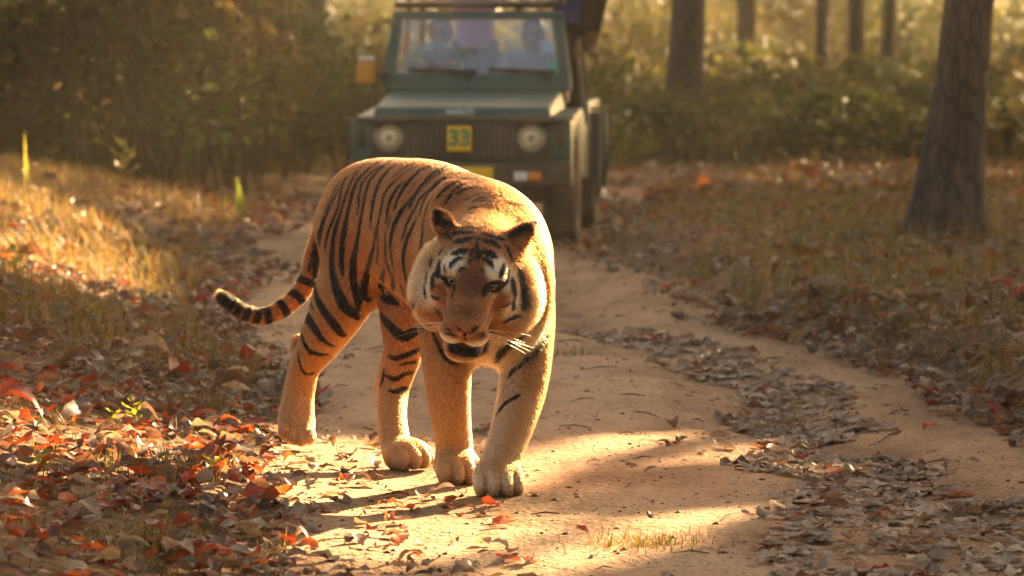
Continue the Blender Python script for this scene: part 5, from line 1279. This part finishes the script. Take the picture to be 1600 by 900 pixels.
def fur_material():
    m, nt, b = mat('tiger_skin')
    a = N(nt, 'ShaderNodeAttribute', attribute_name='coat')
    L(nt, a.outputs['Color'], b.inputs['Base Color']); b.inputs['Roughness'].default_value = .75; b.inputs['Specular IOR Level'].default_value = .05
    f, nt, b = mat('tiger_fur')
    a = N(nt, 'ShaderNodeAttribute', attribute_name='coat')
    nt.nodes.remove(b); gm = N(nt, 'ShaderNodeGamma'); gm.inputs[1].default_value = 1.9; L(nt, a.outputs['Color'], gm.inputs[0])
    ph = N(nt, 'ShaderNodeBsdfHairPrincipled', model='CHIANG', parametrization='COLOR')
    L(nt, gm.outputs[0], ph.inputs['Color']); ph.inputs['Roughness'].default_value = .4; ph.inputs['Radial Roughness'].default_value = .6
    L(nt, ph.outputs[0], nt.nodes['Material Output'].inputs[0])
    return m, f
M_skin, M_fur = fur_material()
tme.materials.append(M_skin)
tiger = link('tiger', tme, None, tiger_base)
tag(tiger, 'orange tiger with black stripes striding down the dirt track, head lowered', 'tiger')

def hair(name, P, rad, colr, parent, material):
    """P (n,k,3) strand points in the parent's frame, rad (n,k), colr (n,3)"""
    n, k = P.shape[:2]
    hc = bpy.data.hair_curves.new(name); hc.add_curves([k] * n)
    hc.attributes['position'].data.foreach_set('vector', P.astype(np.float32).ravel())
    ra = hc.attributes.get('radius') or hc.attributes.new('radius', 'FLOAT', 'POINT')
    ra.data.foreach_set('value', rad.astype(np.float32).ravel())
    c = hc.attributes.new('coat', 'FLOAT_COLOR', 'CURVE')
    c.data.foreach_set('color', np.c_[colr, np.ones(n)].astype(np.float32).ravel())
    hc.materials.append(material)
    return link(name, hc, parent)

q = TV[TF]
fa = .5 * (np.linalg.norm(np.cross(q[:, 1] - q[:, 0], q[:, 2] - q[:, 0]), axis=1) + np.linalg.norm(np.cross(q[:, 2] - q[:, 0], q[:, 3] - q[:, 0]), axis=1))
fL = tL[TF].mean(1); inhead = gd['head'][TF].mean(1) < .01
wgt = fa * np.where(inhead, 2.6, 1.0) * (fL > .0012)
NS = 330000
fi = rng.choice(len(TF), NS, p=wgt / wgt.sum())
u, v = rng.random((2, NS, 1))
def bil(A): a = A[TF[fi]]; return (a[:, 0] * (1 - u) + a[:, 1] * u) * (1 - v) + (a[:, 3] * (1 - u) + a[:, 2] * u) * v
rp, rn, rC, rD = bil(TV), bil(tn), bil(tC), bil(tD)
rL = bil(tL[:, None])[:, 0]; rL = rL * np.where(rL > .022, .35 + 1.1 * rng.random(NS), .65 + .7 * rng.random(NS))
rn /= np.linalg.norm(rn, axis=1, keepdims=True)
rD = rD / (np.linalg.norm(rD, axis=1, keepdims=True) + 1e-9) + .28 * rng.normal(size=(NS, 3))
rt = rD - rn * (rD * rn).sum(1, keepdims=True); rt /= np.linalg.norm(rt, axis=1, keepdims=True) + 1e-9
rS = stripe_value(rp + rt * (np.minimum(rL, .016) * .45)[:, None] + rng.normal(size=(NS, 3)) * .0011)[:, None]
rC = rC * (1 - rS) + BLACK * rS
rC *= (.78 + .44 * rng.random((NS, 1)))
lift = .42 + .12 * rng.random((NS, 1)) + .25 * (rL > .022)[:, None]
K = 4; SP = np.empty((NS, K, 3)); tt = np.linspace(0, 1, K)
for k in range(K):
    s_ = tt[k]; SP[:, k] = rp + rL[:, None] * (rt * (s_ * .75 + .2 * s_ * s_) + rn * lift * (s_ - .45 * s_ * s_))
rad = (np.where(rL > .02, .00085, .00075))[:, None] * (1 - .75 * tt)[None]
hair('fur', SP - tiger_base, rad, rC, tiger, M_fur)

# whiskers
wp, wr = [], []
for s in (-1, 1):
    for i in range(9):
        p = np.array([s * (.055 + .012 * rng.random()), .205 - .012 * (i % 4), -.070 - .006 * (i // 3)])
        d = np.array([s * 1.0, -.15 - .6 * rng.random(), -.55 + .6 * rng.random()]); d /= np.linalg.norm(d); ln = .10 + .07 * rng.random()
        wp.append([hp(*(p + d * ln * t + np.array([0, -.03, -.035]) * t * t)) for t in np.linspace(0, 1, 6)]); wr.append(.00042 * (1 - .8 * np.linspace(0, 1, 6)))
hair('whiskers', np.array(wp) - tiger_base, np.array(wr), np.tile([.8, .74, .62], (len(wp), 1)), tiger, M_fur)

# eyes
m_eye, nt, b = mat('tiger_eye')
tc = N(nt, 'ShaderNodeTexCoord'); vl = N(nt, 'ShaderNodeVectorMath', operation='DISTANCE'); vl.inputs[1].default_value = (0, .0185, 0)
L(nt, tc.outputs['Object'], vl.inputs[0])
r_ = ramp(nt, vl.outputs['Value'], [(0.0, (.004, .004, .004)), (.0045, (.005, .004, .003)), (.0055, (.30, .12, .03)), (.0105, (.22, .075, .02)), (.0120, (.01, .007, .005)), (.02, (.02, .012, .01))])
L(nt, r_.outputs[0], b.inputs['Base Color']); b.inputs['Roughness'].default_value = .08
for s in (-1, 1):
    bm = bmesh.new(); bmesh.ops.create_uvsphere(bm, u_segments=24, v_segments=16, radius=.0185)
    me = bpy.data.meshes.new('eye'); bm.to_mesh(me); bm.free(); me.materials.append(m_eye); me.polygons.foreach_set('use_smooth', [True] * len(me.polygons))
    e = link('eye', me, tiger, Vector(hp(s * EYE[0], EYE[1] - .001, EYE[2] + .001) - tiger_base))
    e.rotation_euler = (Matrix(HM.tolist()) @ Euler((R(18), 0, -s * R(10))).to_matrix()).to_euler()
print('tiger built', round(time.time() - T0, 1))
# ------------------------------------------------------------------ dusty air
m_haze = bpy.data.materials.new('haze'); m_haze.use_nodes = True; nt = m_haze.node_tree
nt.nodes.remove(nt.nodes['Principled BSDF'])
pv = N(nt, 'ShaderNodeVolumePrincipled'); pv.inputs['Color'].default_value = (.95, .86, .70, 1); pv.inputs['Density'].default_value = .0009; pv.inputs['Anisotropy'].default_value = .55
L(nt, pv.outputs[0], nt.nodes['Material Output'].inputs['Volume'])
hz = MB().box(-60, 60, -6, 175, -3, 26)
me = bpy.data.meshes.new('haze'); me.from_pydata(hz.V, [], hz.F); me.materials.append(m_haze)
tag(link('haze', me), 'thin golden dust haze hanging between the trees', 'haze', kind='stuff')
print('scene built', round(time.time() - T0, 1))
